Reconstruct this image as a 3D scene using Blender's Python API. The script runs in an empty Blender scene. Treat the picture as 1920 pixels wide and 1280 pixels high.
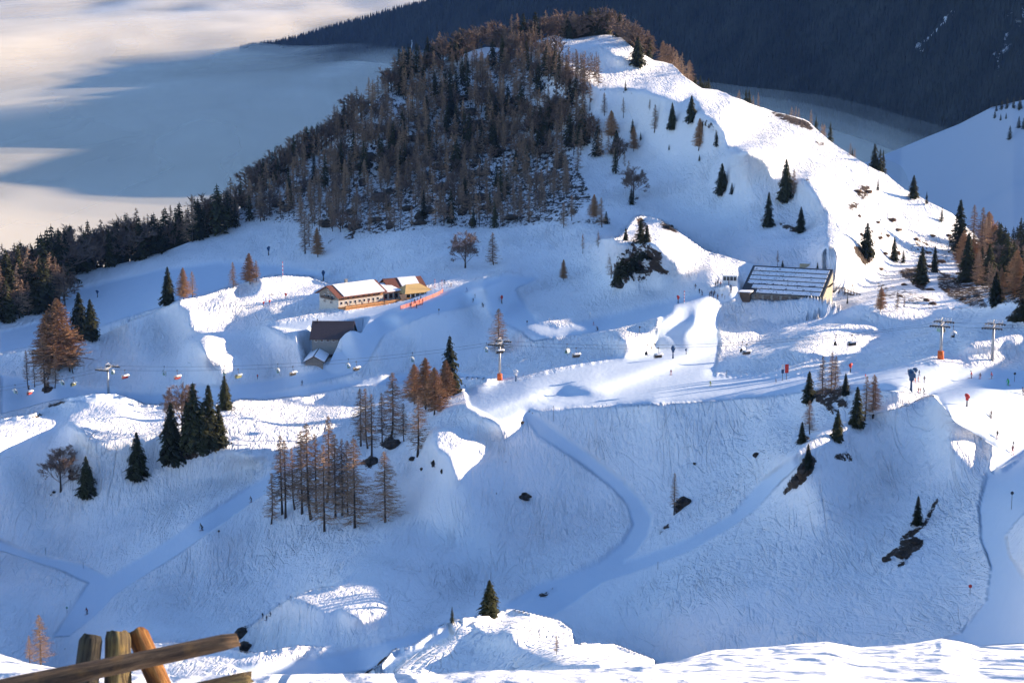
import bpy, bmesh, math, random, time
import numpy as np
from mathutils import Vector, Matrix
T_START=time.time()
R_=math.radians
C=bpy.context.scene.collection
scene=bpy.context.scene

# ---------------------------------------------------------------- camera, sky, sun, exposure
PITCH=R_(11.0)
SAZ=R_(22.0)            # sun azimuth, from +X towards +Y
SEL=R_(15.0)            # sun elevation
cam_d=bpy.data.cameras.new('camera'); cam=bpy.data.objects.new('camera',cam_d); C.objects.link(cam)
cam.location=(0,0,0); cam.rotation_euler=(R_(90)-PITCH,0,0)
cam_d.sensor_width=36; cam_d.lens=70.0; cam_d.clip_start=0.1; cam_d.clip_end=60000
cam_d.dof.use_dof=True; cam_d.dof.focus_distance=620; cam_d.dof.aperture_fstop=9.0
scene.camera=cam
world=bpy.data.worlds.new('World'); scene.world=world; world.use_nodes=True
wn=world.node_tree.nodes; wl=world.node_tree.links
for n in list(wn): wn.remove(n)
wo=wn.new('ShaderNodeOutputWorld'); wb=wn.new('ShaderNodeBackground'); ws=wn.new('ShaderNodeTexSky')
ws.sky_type='NISHITA'; ws.sun_disc=False; ws.sun_elevation=SEL
ws.sun_rotation=math.pi/2-SAZ; ws.altitude=1500; ws.air_density=1.0; ws.dust_density=0.3; ws.ozone_density=3.0
wb.inputs['Strength'].default_value=0.100
wm=wn.new('ShaderNodeMix'); wm.data_type='RGBA'; wm.blend_type='MULTIPLY'; wm.inputs[0].default_value=1; wm.inputs[7].default_value=(1.08,1.05,1.10,1); wl.new(ws.outputs['Color'],wm.inputs[6]); wl.new(wm.outputs[2],wb.inputs['Color']); wl.new(wb.outputs['Background'],wo.inputs['Surface'])
sd=bpy.data.lights.new('sun','SUN'); sun=bpy.data.objects.new('sun',sd); C.objects.link(sun)
sd.energy=5.0; sd.angle=R_(0.53); sd.color=(1.0,0.78,0.56)
SUNV=Vector((math.cos(SAZ)*math.cos(SEL),math.sin(SAZ)*math.cos(SEL),math.sin(SEL)))
sun.rotation_euler=SUNV.to_track_quat('Z','Y').to_euler()
scene.view_settings.view_transform='Standard'; scene.view_settings.look='None'
scene.view_settings.gamma=1.0; scene.view_settings.exposure=1.38
scene.view_settings.use_curve_mapping=False
cy=scene.cycles; cy.max_bounces=4; cy.diffuse_bounces=2; cy.glossy_bounces=1; cy.transmission_bounces=2; cy.volume_bounces=0; cy.transparent_max_bounces=10; cy.adaptive_threshold=0.025

# ---------------------------------------------------------------- relief: estimated points, crest lines, sun and shade outlines
# The slope heights are solved once from distances estimated along the view, crest lines and where the low sun reaches.
F=3733.0
cp,sp=math.cos(PITCH),math.sin(PITCH)
# world: x right, y forward, z up.  camera at origin here
def ray(px,py):
    px=np.asarray(px,float); py=np.asarray(py,float)
    X=(px-960)/F; Y=(640-py)/F
    d=np.stack([X, cp+Y*sp, -sp+Y*cp],-1)
    return d/np.linalg.norm(d,axis=-1,keepdims=True)
def proj(v):
    v=np.asarray(v,float)
    Z=v[...,1]*cp-v[...,2]*sp; Y=v[...,1]*sp+v[...,2]*cp
    return 960+F*v[...,0]/Z, 640-F*Y/Z
SUN=np.array([math.cos(SAZ)*math.cos(SEL),math.sin(SAZ)*math.cos(SEL),math.sin(SEL)])
VX,VY=[float(a) for a in proj(SUN)]
def inpoly(px,py,poly):
    ins=np.zeros(px.shape,bool); n=len(poly)
    for i in range(n):
        x1,y1=poly[i]; x2,y2=poly[(i+1)%n]
        if y1==y2: continue
        c=((y1>py)!=(y2>py))&(px<(x2-x1)*(py-y1)/(y2-y1)+x1)
        ins^=c
    return ins
SIL=[(-500,640),(0,568),(125,515),(200,500),(300,475),(375,448),(420,432),(440,400),(480,360),(560,300),(640,245),(700,195),(745,150),(800,125),(850,108),(885,95),(910,88),(945,88),(1000,76),(1040,65),(1072,72),(1115,67),(1145,66),(1167,72),(1185,90),(1225,112),(1260,120),(1285,145),(1317,165),(1345,167),(1385,185),(1440,207),(1507,222),(1535,247),(1565,272),(1627,312),(1660,327),(1697,357),(1740,380),(1785,402),(1830,440),(1870,490),(1920,545),(2000,520),(2200,470),(2400,440),(2900,420)]
CUTS=[
 [(-500,690),(-100,680),(60,655),(110,650),(150,640),(190,628),(250,600),(300,580),(340,562),(380,555),(425,541),(462,530),(497,520),(535,516),(580,519),(620,533),(680,528),(760,525)],
 [(-500,830),(0,785),(60,776),(120,747),(175,738),(217,738),(250,749),(270,758),(310,760),(425,758),(450,749),(497,751),(560,743),(580,742)],
 [(842,712),(872,708),(930,711)],
 [(1125,448),(1160,445),(1175,430),(1190,406),(1207,404),(1235,411),(1280,439),(1322,469),(1397,491),(1440,500)],
 [(1780,580),(1840,574),(1920,560),(2100,535),(2300,500)],
 [(1594,790),(1657,771),(1705,759),(1735,744),(1752,741)],
 [(450,1190),(500,1150),(539,1124),(589,1102),(640,1098)],
 [(240,1218),(281,1207),(330,1204),(406,1213),(480,1223),(558,1209),(610,1213)],
 [(-500,1150),(-100,1200),(0,1221),(56,1239),(97,1246),(150,1254),(300,1272),(330,1283),(480,1277),(680,1263),(864,1258),(1010,1252),(1150,1245),(1229,1238),(1272,1233),(1335,1216),(1440,1211),(1549,1199),(1612,1210),(1715,1203),(1765,1194),(1799,1199),(1837,1208),(1920,1203),(2100,1190),(2900,1150)],
 [(672,1300),(690,1262),(714,1244),(739,1217),(777,1208),(808,1186),(839,1167),(864,1160),(917,1152),(960,1141),(1016,1155),(1050,1164),(1071,1180),(1076,1209),(1094,1206),(1154,1208),(1225,1236),(1240,1246),(1250,1300)],
]
NEAR=CUTS[8]
# level benches: buildings and the broad pistes
FLAT=[([(545,585),(720,585),(720,730),(545,730)],0.00085),([(1370,485),(1610,500),(1610,575),(1370,572)],0.00075),([(590,530),(850,518),(850,592),(590,592)],0.0007),([(960,700),(1110,670),(1350,650),(1600,690),(1600,720),(1335,745),(1000,760)],0.0005),([(620,1110),(830,1100),(960,1100),(960,1200),(600,1262)],0.0006),([(1100,1150),(1400,1150),(1400,1260),(1100,1260)],0.0006)]
LIT=[
 [(327,566),(380,555),(425,541),(462,530),(497,520),(535,517),(580,520),(618,534),(600,545),(580,556),(555,568),(517,580),(480,585),(447,581),(430,595),(422,609),(385,620),(360,629),(350,615),(350,580)],
 [(345,630),(375,636),(417,639),(425,657),(445,660),(425,675),(390,679),(380,665),(372,647)],
 [(497,611),(535,598),(580,590),(650,583),(640,560),(700,530),(790,535),(855,525),(955,509),(942,518),(915,527),(870,540),(830,552),(805,560),(750,580),(695,595),(685,605),(667,613),(590,615),(587,624),(540,632),(512,622),(520,612)],
 [(140,776),(165,760),(180,747),(120,749),(175,739),(217,739),(250,750),(270,760),(310,761),(425,759),(450,750),(497,752),(560,743),(595,742),(560,757),(600,766),(650,768),(690,771),(655,790),(617,805),(580,827),(550,840),(517,852),(480,866),(425,842),(390,840),(300,812),(245,825),(200,830),(170,827),(147,807),(122,797)],
 [(0,786),(60,777),(90,782),(100,797),(67,817),(45,824),(0,850),(-100,880),(-100,800)],
 [(857,712),(872,709),(960,711),(1010,700),(1060,687),(1110,677),(1185,665),(1185,654),(1175,642),(1155,631),(1132,626),(1172,626),(1212,630),(1217,620),(1237,600),(1257,582),(1260,570),(1292,570),(1262,583),(1292,584),(1260,607),(1230,627),(1222,637),(1227,652),(1285,657),(1287,655),(1292,625),(1300,602),(1302,577),(1342,576),(1347,590),(1345,612),(1352,622),(1395,616),(1429,602),(1461,590),(1489,579),(1507,568),(1521,557),(1515,549),(1560,543),(1549,500),(1548,470),(1550,450),(1545,425),(1552,402),(1535,382),(1515,345),(1440,330),(1440,312),(1422,292),(1370,282),(1365,250),(1342,232),(1310,212),(1310,195),(1292,185),(1272,192),(1235,180),(1192,167),(1110,162),(1080,140),(1040,120),(1020,100),(1000,70),(1050,55),(1160,50),(1240,90),(1350,150),(1450,190),(1560,250),(1660,310),(1800,395),(1900,480),(1950,560),(1840,574),(1765,581),(1715,596),(1690,591),(1640,584),(1595,574),(1552,581),(1525,592),(1560,607),(1600,611),(1620,610),(1662,617),(1652,630),(1627,647),(1610,662),(1560,690),(1600,695),(1677,686),(1735,679),(1760,668),(1790,675),(1800,685),(1865,687),(1870,707),(1815,705),(1775,704),(1840,722),(1877,727),(1920,724),(2000,722),(2000,790),(1920,850),(1877,880),(1852,880),(1862,855),(1865,835),(1840,812),(1802,800),(1785,792),(1777,780),(1772,767),(1752,742),(1735,745),(1705,760),(1657,772),(1660,762),(1692,752),(1672,740),(1690,725),(1657,710),(1595,715),(1507,722),(1440,731),(1335,740),(1260,747),(1185,750),(1035,760),(980,764),(977,775),(975,797),(947,817),(934,817),(937,800),(917,785),(880,772),(865,757),(822,767),(822,760),(857,748)],
 [(810,811),(827,812),(850,817),(870,825),(910,831),(905,845),(892,860),(860,884),(842,872),(855,860),(830,850),(807,835),(817,825)],
 [(1125,450),(1160,447),(1170,440),(1190,407),(1207,405),(1235,412),(1280,440),(1322,470),(1397,492),(1385,510),(1380,530),(1345,533),(1320,541),(1329,530),(1332,512),(1320,505),(1297,507),(1260,520),(1270,500),(1242,480),(1220,460),(1185,455),(1165,460)],
 [(970,617),(1020,602),(1055,597),(1100,605),(1120,610),(1110,615),(1067,617),(1047,625),(1010,629),(997,620)],
 [(1692,668),(1735,655),(1755,655),(1750,668)],[(1805,670),(1865,660),(1920,667),(1865,679)],[(1805,644),(1840,632),(1877,635),(1880,645)],[(1870,626),(1920,622),(1920,642),(1895,640)],
 [(1770,827),(1815,825),(1827,840),(1820,860),(1795,855),(1777,842)],
 [(1462,866),(1515,832),(1540,812),(1590,792),(1594,803),(1560,820),(1550,833),(1500,850)],
 [(539,1124),(589,1102),(667,1098),(686,1111),(711,1124),(733,1145),(686,1164),(667,1161),(630,1139),(605,1149),(574,1130)],
 [(240,1218),(281,1207),(330,1204),(406,1213),(480,1224),(558,1210),(617,1214),(558,1229),(527,1249),(480,1266),(400,1290),(240,1290)],
 [(672,1300),(690,1262),(714,1244),(739,1217),(800,1201),(855,1185),(845,1168),(864,1160),(917,1152),(960,1141),(1016,1155),(1050,1164),(1071,1180),(1076,1211),(1094,1206),(1154,1208),(1225,1236),(1100,1256),(864,1262)],
 [(850,107),(885,94),(910,87),(945,87),(930,105),(880,115)],
]
SHADE=[
 [(432,552),(450,540),(490,524),(485,545),(470,560),(450,562)],
 [(152,774),(187,760),(215,765),(217,773)],
 [(857,727),(880,722),(905,727),(885,740),(860,750)],
 [(822,822),(855,835),(855,842),(835,840)],
 [(1027,725),(1057,716),(1080,720),(1135,739),(1100,745),(1030,745)],
 [(1365,642),(1412,642),(1432,624),(1456,613),(1478,616),(1462,630),(1514,622),(1540,628),(1500,640),(1460,643),(1420,648),(1380,650)],
 [(1342,682),(1322,694),(1350,699),(1372,705),(1440,702),(1500,690),(1530,680),(1525,672),(1500,660),(1472,651),(1440,658),(1400,668),(1342,668)],
 [(1065,92),(1085,87),(1120,85),(1140,100),(1155,115),(1150,122),(1185,120),(1185,136),(1122,136),(1060,118),(1047,112),(1032,95)],
 [(849,1220),(883,1205),(933,1219),(895,1233)],[(752,1254),(792,1224),(867,1249),(867,1258),(792,1262)],[(883,1256),(917,1230),(960,1249),(920,1256)],
 [(960,1180),(870,1178),(860,1188),(960,1195)],
]
ANC=[
 (162,1140,545),(0,1150,540),(300,1150,520),(500,1165,470),(430,1180,490),(800,1100,505),(900,1000,545),(600,1000,525),(380,985,530),(0,1020,590),(200,1080,560),(470,928,580),(100,900,612),(250,870,615),(0,870,625),(600,1130,458),(700,1150,455),(560,1240,395),(350,1225,400),(520,1240,398),
 (720,970,530),(800,850,575),(650,800,605),(560,850,585),(980,930,560),(1100,950,545),(1220,950,520),(1180,1040,500),(1000,1120,475),(950,1145,460),(1100,1160,440),(1180,1215,410),(1100,850,580),(1260,850,572),(1400,800,562),(1000,780,610),(1300,765,592),(1480,780,548),
 (980,740,630),(880,720,655),(1100,700,650),(1250,700,640),(1440,715,600),(1600,705,570),(1720,715,530),(1800,730,505),(1860,770,490),(1890,835,462),(1860,870,450),(1850,950,425),(1860,1050,385),(1820,1150,350),(1750,1190,340),(1920,1180,330),(1900,1000,400),
 (1740,765,500),(1700,900,455),(1600,900,468),(1500,950,462),(1650,1050,415),(1500,1100,405),(1350,1050,440),(1300,1150,405),(1500,1180,370),(1300,1210,390),(1420,890,495),(1290,1000,470),(1050,1130,450),
 (1450,560,670),(1520,530,685),(1390,540,675),(1330,560,672),(1260,590,675),(1320,600,665),(1220,640,660),(1190,600,690),(1100,600,705),(1000,620,712),(950,600,728),(1100,540,760),(1000,500,800),(1050,450,855),(900,470,865),(1250,530,720),(1200,430,752),(1300,480,725),(1250,390,880),(1350,440,830),(1150,420,860),(1430,480,780),
 (640,575,760),(800,545,772),(900,535,775),(950,520,790),(610,545,785),(540,530,785),(400,565,765),(330,580,752),(250,625,745),(160,655,738),(100,690,720),(0,735,710),(400,640,732),(500,610,748),(620,650,730),(620,690,715),(500,710,702),(700,680,710),(850,660,702),(900,695,685),(566,720,692),(300,720,698),(100,735,698),(800,600,742),
 (180,755,642),(20,810,645),(300,775,632),(480,765,632),(600,770,640),(250,810,617),(500,810,605),(700,770,630),
 (200,560,900),(400,500,905),(550,490,900),(700,490,870),(150,530,940),(430,440,960),(300,490,945),(0,610,880),(100,620,860),(0,660,850),
 (450,420,960),(570,450,905),(640,450,895),(800,430,882),(950,430,872),(1130,400,868),(1000,380,890),(800,350,930),(600,350,985),(500,390,985),(700,250,1010),(900,250,990),(1050,250,980),(900,110,1080),(1050,100,1090),(1140,75,1110),(760,160,1070),(600,290,1035),(1200,200,1010),(1300,180,1030),(1250,300,935),(1200,370,880),(1350,350,890),(1500,300,930),(1440,215,990),(1565,280,950),(1690,370,900),(1780,410,870),(1650,400,850),(1600,500,765),(1700,500,790),(1800,500,810),(1700,570,745),(1850,550,775),
 (1560,595,665),(1700,605,640),(1800,595,640),(1900,580,640),(1700,640,592),(1800,660,565),(1900,640,560),(1600,640,622),(1450,640,642),(1400,690,622),(1880,705,520),
 (2300,837,390),(2300,637,520),(2300,520,560),(2300,960,340),(2100,1100,330),(2700,800,400),(2700,600,560),(2300,490,840),(2600,1000,330),  # unseen slope right of the frame, shaped to cast shade into view
 (800,1230,150),(960,1160,165),(880,1200,160),(1060,1200,155),(960,1230,140),(1150,1225,140),
 (-300,1000,600),(-300,1100,550),(-300,750,740),(-300,870,640),(-300,660,900),
]
ANCS=[(1228,1222,412,60),(1245,1228,408,60),(1262,1226,405,60),(1240,1212,415,60),(1205,1222,418,60),(1190,1232,150,3),(1215,1236,152,3)]
def segcross(ax,ay,bx,by,poly):
    out=np.zeros(ax.shape,bool)
    for (x1,y1),(x2,y2) in zip(poly[:-1],poly[1:]):
        d1=(x2-x1)*(ay-y1)-(y2-y1)*(ax-x1); d2=(x2-x1)*(by-y1)-(y2-y1)*(bx-x1)
        d3=(bx-ax)*(y1-ay)-(by-ay)*(x1-ax); d4=(bx-ax)*(y2-ay)-(by-ay)*(x2-ax)
        out|=((d1>0)!=(d2>0))&((d3>0)!=(d4>0))
    return out
def neard(px,py):
    # near foreground snow depth
    ys=np.interp(px,[p[0] for p in NEAR],[p[1] for p in NEAR])
    k=np.clip((1280-py)/np.maximum(1280-ys,30),-4.5,1.0)
    return np.where(k>0, 13+9*k+4*k*k, 13+k*1.3)
def solve(step=5.0,init=None,it0=0,outer=10,cgit=60,verbose=False):
    # rectified grid: theta (scan line), radius decreasing->increasing away from the sun
    cx,cy=960.,640.
    corners=[(-400,400),(-400,1350),(2700,1350),(2700,60),(-400,60)]
    th=[math.atan2(y-VY,VX-x) for x,y in corners]; rr=[math.hypot(x-VX,y-VY) for x,y in corners]
    R0=math.hypot(cx-VX,cy-VY)
    r0,r1=min(rr),max(rr); t0,t1=min(th),max(th)
    nt=int((t1-t0)*R0/step)+1; nr=int((r1-r0)/step)+1
    T=np.linspace(t0,t1,nt)[:,None]; RR=np.linspace(r0,r1,nr)[None,:]
    px=VX-RR*np.cos(T); py=VY+RR*np.sin(T)
    if 0: print('grid',nt,nr)
    sil=np.interp(px,[p[0] for p in SIL],[p[1] for p in SIL])
    near_y=np.interp(px,[p[0] for p in NEAR],[p[1] for p in NEAR])
    dom=(py>sil-6)&(px>-450)&(px<2750)&(py<1350)
    isnear=py>near_y+14
    dom&=~(isnear)
    inframe=(px>-60)&(px<1930)
    lab=np.zeros(px.shape,int)          # 0 free 1 lit 2 shade
    lab[inframe]=2
    for p in LIT: lab[inpoly(px,py,p)]=1
    for p in SHADE: lab[inpoly(px,py,p)&inframe]=2
    VK=inpoly(px,py,CUTS[9]+[(1225,1400),(690,1400)]); lab[VK]=0
    lab[~dom]=0
    # background / cut links
    hx=dom[:,1:]&dom[:,:-1]; hy=dom[1:]&dom[:-1]
    for c in CUTS:
        if c is NEAR: continue
        hx&=~segcross(px[:,1:],py[:,1:],px[:,:-1],py[:,:-1],c)
        hy&=~segcross(px[1:],py[1:],px[:-1],py[:-1],c)
    tx=(hx[:,1:]&hx[:,:-1]).astype(np.float32); ty=(hy[1:]&hy[:-1]).astype(np.float32)
    txy=(hx[1:]&hx[:-1]&hy[:,1:]&hy[:,:-1]).astype(np.float32)
    kk=0.03
    tx*=np.where((lab[:,2:]!=lab[:,1:-1])|(lab[:,1:-1]!=lab[:,:-2]),kk,1); ty*=np.where((lab[2:]!=lab[1:-1])|(lab[1:-1]!=lab[:-2]),kk,1)
    txy*=np.where((lab[1:,1:]!=lab[:-1,:-1])|(lab[1:,:-1]!=lab[:-1,1:]),kk,1)
    hxf=hx.astype(np.float32); hyf=hy.astype(np.float32)
    # anchors
    Wa=np.zeros(px.shape,np.float32); Ua=np.zeros(px.shape,np.float32)
    for (x,y,d,*w_) in ANC+ANCS:
        t=math.atan2(y-VY,VX-x); r=math.hypot(x-VX,y-VY)
        i=int(round((t-t0)/(t1-t0)*(nt-1))); j=int(round((r-r0)/(r1-r0)*(nr-1)))
        if 0<=i<nt and 0<=j<nr and dom[i,j]: Wa[i,j]=w_[0] if w_ else 1; Ua[i,j]=math.log(d)
    v=ray(px,py); sinphi=np.sqrt(1-(v@SUN)**2); ls=np.log(sinphi).astype(np.float32)
    sc=(step/5.0)
    wa=[0.3]; kb=0.15/sc**2; km=2e-4
    Wv=[np.zeros_like(hyf)]; sv=np.full(px.shape,0.0011*sc,np.float32)
    for fp,rate in FLAT: sv[inpoly(px,py,fp)]=rate*step
    sv=sv[1:]
    Wa=np.where(VK,Wa*50,Wa)
    def A(u,Ws):
        o=(Wa*wa[0]+Ws+1e-9)*u
        d=(u[:,1:]-u[:,:-1])*hxf*km; o[:,1:]+=d; o[:,:-1]-=d
        d=(u[1:]-u[:-1])*hyf*km; o[1:]+=d; o[:-1]-=d
        d=(u[1:]-u[:-1])*Wv[0]; o[1:]+=d; o[:-1]-=d
        s=(u[:,2:]-2*u[:,1:-1]+u[:,:-2])*tx*kb; o[:,2:]+=s; o[:,1:-1]-=2*s; o[:,:-2]+=s
        s=(u[2:]-2*u[1:-1]+u[:-2])*ty*kb; o[2:]+=s; o[1:-1]-=2*s; o[:-2]+=s
        s=(u[1:,1:]-u[1:,:-1]-u[:-1,1:]+u[:-1,:-1])*txy*kb*2
        o[1:,1:]+=s;o[1:,:-1]-=s;o[:-1,1:]-=s;o[:-1,:-1]+=s
        return o*dom
    def diag(Ws):
        o=Wa*wa[0]+Ws+1e-9
        o=o.copy()
        o[:,1:]+=hxf*km;o[:,:-1]+=hxf*km;o[1:]+=hyf*km;o[:-1]+=hyf*km
        o[:,2:]+=tx*kb;o[:,1:-1]+=4*tx*kb;o[:,:-2]+=tx*kb
        o[2:]+=ty*kb;o[1:-1]+=4*ty*kb;o[:-2]+=ty*kb
        o[1:]+=Wv[0]; o[:-1]+=Wv[0]
        t=txy*kb*2
        o[1:,1:]+=t;o[1:,:-1]+=t;o[:-1,1:]+=t;o[:-1,:-1]+=t
        return o+1e-9
    def cg(u,Ws,rhs,n):
        D=1/diag(Ws)
        r=(rhs-A(u,Ws))*dom; z=D*r; p=z.copy(); rz=float((r*z).sum())
        for k in range(n):
            Ap=A(p,Ws); a=rz/max(float((p*Ap).sum()),1e-30)
            u=u+a*p; r=r-a*Ap; z=D*r; rz2=float((r*z).sum()); p=z+rz2/max(rz,1e-30)*p; rz=rz2
        return u
    if init is None:
        u=np.full(px.shape,6.4,np.float32)
        m=6.9-0.0011*(py-100); u=m.astype(np.float32)
    else: u=init(px,py).astype(np.float32)
    u=np.where(dom,u,0).astype(np.float32)
    z0=np.zeros_like(Wa); tx=tx.astype(np.float32);ty=ty.astype(np.float32);txy=txy.astype(np.float32)
    u=cg(u,z0,Wa*0.3*Ua,600 if init is None else 40)
    m=np.zeros(px.shape,np.float32); c=np.zeros(nt)
    for j in range(nr):
        c=np.where(lab[:,j]==2,c+step/5.0,0); m[:,j]=0.0008+np.minimum(c*0.00025,0.005)
    mb=m.copy()
    epm=np.full(px.shape,3e-4); epm[inpoly(px,py,[(985,700),(1110,662),(1225,640),(1300,640),(1350,660),(1355,690),(1600,685),(1925,675),(1925,800),(1740,745),(1335,750),(1000,765)])]=5.5e-4
    t_eps=(np.cumsum((lab==1)*epm,axis=1)*step).astype(np.float32)
    NEG=-1e9
    for it in range(outer):
        q=-u-ls-t_eps
        notsh=dom&(lab!=2)&~VK; shd=dom&(lab==2); litm=dom&(lab==1)
        S=np.full(q.shape,NEG,np.float32); cur=np.full(nt,NEG,np.float32); dist=np.full(nt,999,np.int32); DD=np.full(q.shape,999,np.int32)
        for j in range(nr-1,-1,-1):
            cur=np.where(shd[:,j],np.maximum(cur,q[:,j]+m[:,j]),cur)
            dist=np.where(shd[:,j],0,dist+1)
            S[:,j]=cur; DD[:,j]=dist
            cur=np.where(litm[:,j],np.where(dist<=3,cur,NEG),cur)
        up=np.maximum.accumulate(np.where(notsh,q,NEG),axis=1)
        dn_src=np.where(litm,q,1e9); dn=np.minimum.accumulate(dn_src[:,::-1],axis=1)[:,::-1]
        R=np.minimum(up,(up+dn)/2)
        R=np.where(up<-1e8,q+m,R); push=np.clip(S-R,0,0.05)*0.5
        qt=np.where(litm,R+np.where(DD<=3,push,0),np.where(shd,np.minimum(q,R-m),np.where(q>R-0.004,np.minimum(R+push,np.maximum(dn,R)),np.minimum(q,R))))
        bad=np.abs(qt-q)>1e-6
        ut=-(qt+t_eps)-ls
        bad=np.abs(qt-q)>1e-5
        Ws=np.where(VK,0,1)*np.where(dom&bad,0.05*1.2**min(it+it0,16),np.where(dom,0.0002*1.2**min(it+it0,16),0)).astype(np.float32)
        if 0: print(it,float(np.abs(qt-q)[dom&inframe].mean()))
        wa[0]=max(0.3*0.7**(it+it0),0.004); Wv[0]=(0.3*hyf*((u[1:]-u[:-1])>-sv*1.3)).astype(np.float32); rv=np.zeros_like(u); rv[1:]-=sv*Wv[0]; rv[:-1]+=sv*Wv[0]
        u=cg(u,Ws,Wa*wa[0]*Ua+Ws*ut+rv,cgit)
    # soften the grid steps along crests, never across a crest line
    for _ in range(5 if step<8 else 0):
        nsum=u.copy(); cnt=np.ones_like(u)
        nsum[:,1:]+=u[:,:-1]*hxf; cnt[:,1:]+=hxf; nsum[:,:-1]+=u[:,1:]*hxf; cnt[:,:-1]+=hxf
        nsum[1:]+=u[:-1]*hyf; cnt[1:]+=hyf; nsum[:-1]+=u[1:]*hyf; cnt[:-1]+=hyf
        u=nsum/cnt
    brk=np.zeros(px.shape,bool)
    brk[:,1:]|=~hx; brk[:,:-1]|=~hx; brk[1:]|=~hy; brk[:-1]|=~hy
    def samp(X,Y):
        X=np.asarray(X,float);Y=np.asarray(Y,float)
        t=np.arctan2(Y-VY,VX-X); r=np.hypot(X-VX,Y-VY)
        fi=np.clip((t-t0)/(t1-t0)*(nt-1),0,nt-1.001); fj=np.clip((r-r0)/(r1-r0)*(nr-1),0,nr-1.001)
        i=fi.astype(int);j=fj.astype(int);a=fi-i;b=fj-j
        w=[(i,j,(1-a)*(1-b)),(i+1,j,a*(1-b)),(i,j+1,(1-a)*b),(i+1,j+1,a*b)]
        num=0;den=0
        nb=(brk[i,j]|brk[i+1,j]|brk[i,j+1]|brk[i+1,j+1])
        for ii,jj,ww in w:
            m=dom[ii,jj]*ww+1e-9
            if nb.any() and step<8:
                xs=X[nb];ys=Y[nb];gx=px[ii,jj][nb];gy=py[ii,jj][nb]
                cr=np.zeros(xs.shape,bool)
                for c in CUTS:
                    if c is NEAR: continue
                    x0=min(q[0] for q in c)-8;x1=max(q[0] for q in c)+8;y0=min(q[1] for q in c)-8;y1=max(q[1] for q in c)+8
                    s_=(xs>x0)&(xs<x1)&(ys>y0)&(ys<y1)
                    if s_.any(): cr[s_]|=segcross(xs[s_],ys[s_],gx[s_],gy[s_],c)
                mm=m[nb]; mm[cr]*=1e-5; m[nb]=mm
            num=num+u[ii,jj]*m; den=den+m
        return num/den
    return samp,(px,py,dom,lab,u,ls)

# ---------------------------------------------------------------- helpers
rng=np.random.RandomState(7); random.seed(11)
def hash2(i,j,s):
    h=(i*374761393+j*668265263+s*1274126177)&0xffffffff
    h=((h^(h>>13))*1274126177)&0xffffffff
    return ((h^(h>>16))&0xffff)/65535.0
def vnoise(x,y,s=0):
    xi=np.floor(x).astype(np.int64); yi=np.floor(y).astype(np.int64); fx=x-xi; fy=y-yi
    fx=fx*fx*fx*(fx*(fx*6-15)+10); fy=fy*fy*fy*(fy*(fy*6-15)+10)
    a=hash2(xi,yi,s);b=hash2(xi+1,yi,s);c=hash2(xi,yi+1,s);d=hash2(xi+1,yi+1,s)
    return (a*(1-fx)+b*fx)*(1-fy)+(c*(1-fx)+d*fx)*fy-0.5
def fbm(x,y,s=0,o=4,g=0.5):
    r=0;a=1;f=1
    for k in range(o): r=r+a*vnoise(x*f+k*17.3,y*f-k*9.1,s+k); a*=g; f*=2.03
    return r
def tag(o,label=None,cat=None,group=None,kind=None):
    if label: o['label']=label
    if cat: o['category']=cat
    if group: o['group']=group
    if kind: o['kind']=kind
    return o
def mesh_np(name,verts,faces,smooth=True,mats=(),attrs=None):
    me=bpy.data.meshes.new(name); nv=len(verts); k=faces.shape[1]; nf=len(faces)
    me.vertices.add(nv); me.vertices.foreach_set('co',np.ascontiguousarray(verts,np.float32).ravel())
    me.loops.add(nf*k); me.loops.foreach_set('vertex_index',np.ascontiguousarray(faces,np.int32).ravel())
    me.polygons.add(nf); me.polygons.foreach_set('loop_start',np.arange(0,nf*k,k,dtype=np.int32))
    me.polygons.foreach_set('loop_total',np.full(nf,k,np.int32))
    me.polygons.foreach_set('use_smooth',np.full(nf,smooth,bool))
    for an,av in (attrs or {}).items():
        at=me.attributes.new(an,'FLOAT','POINT'); at.data.foreach_set('value',np.ascontiguousarray(av,np.float32))
    for m in mats: me.materials.append(m)
    me.update(); me.validate(verbose=False)
    return me
def link(name,me,parent=None):
    o=bpy.data.objects.new(name,me); C.objects.link(o)
    if parent is not None: o.parent=parent
    return o
def grid_faces(nr,nc):
    i=np.arange(nr-1)[:,None]*nc+np.arange(nc-1)[None,:]
    return np.stack([i,i+1,i+nc+1,i+nc],-1).reshape(-1,4)
def empty(name,loc,rz=0):
    o=bpy.data.objects.new(name,None); C.objects.link(o); o.location=loc; o.rotation_euler=(0,0,rz); o.empty_display_size=0.5
    return o
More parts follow.
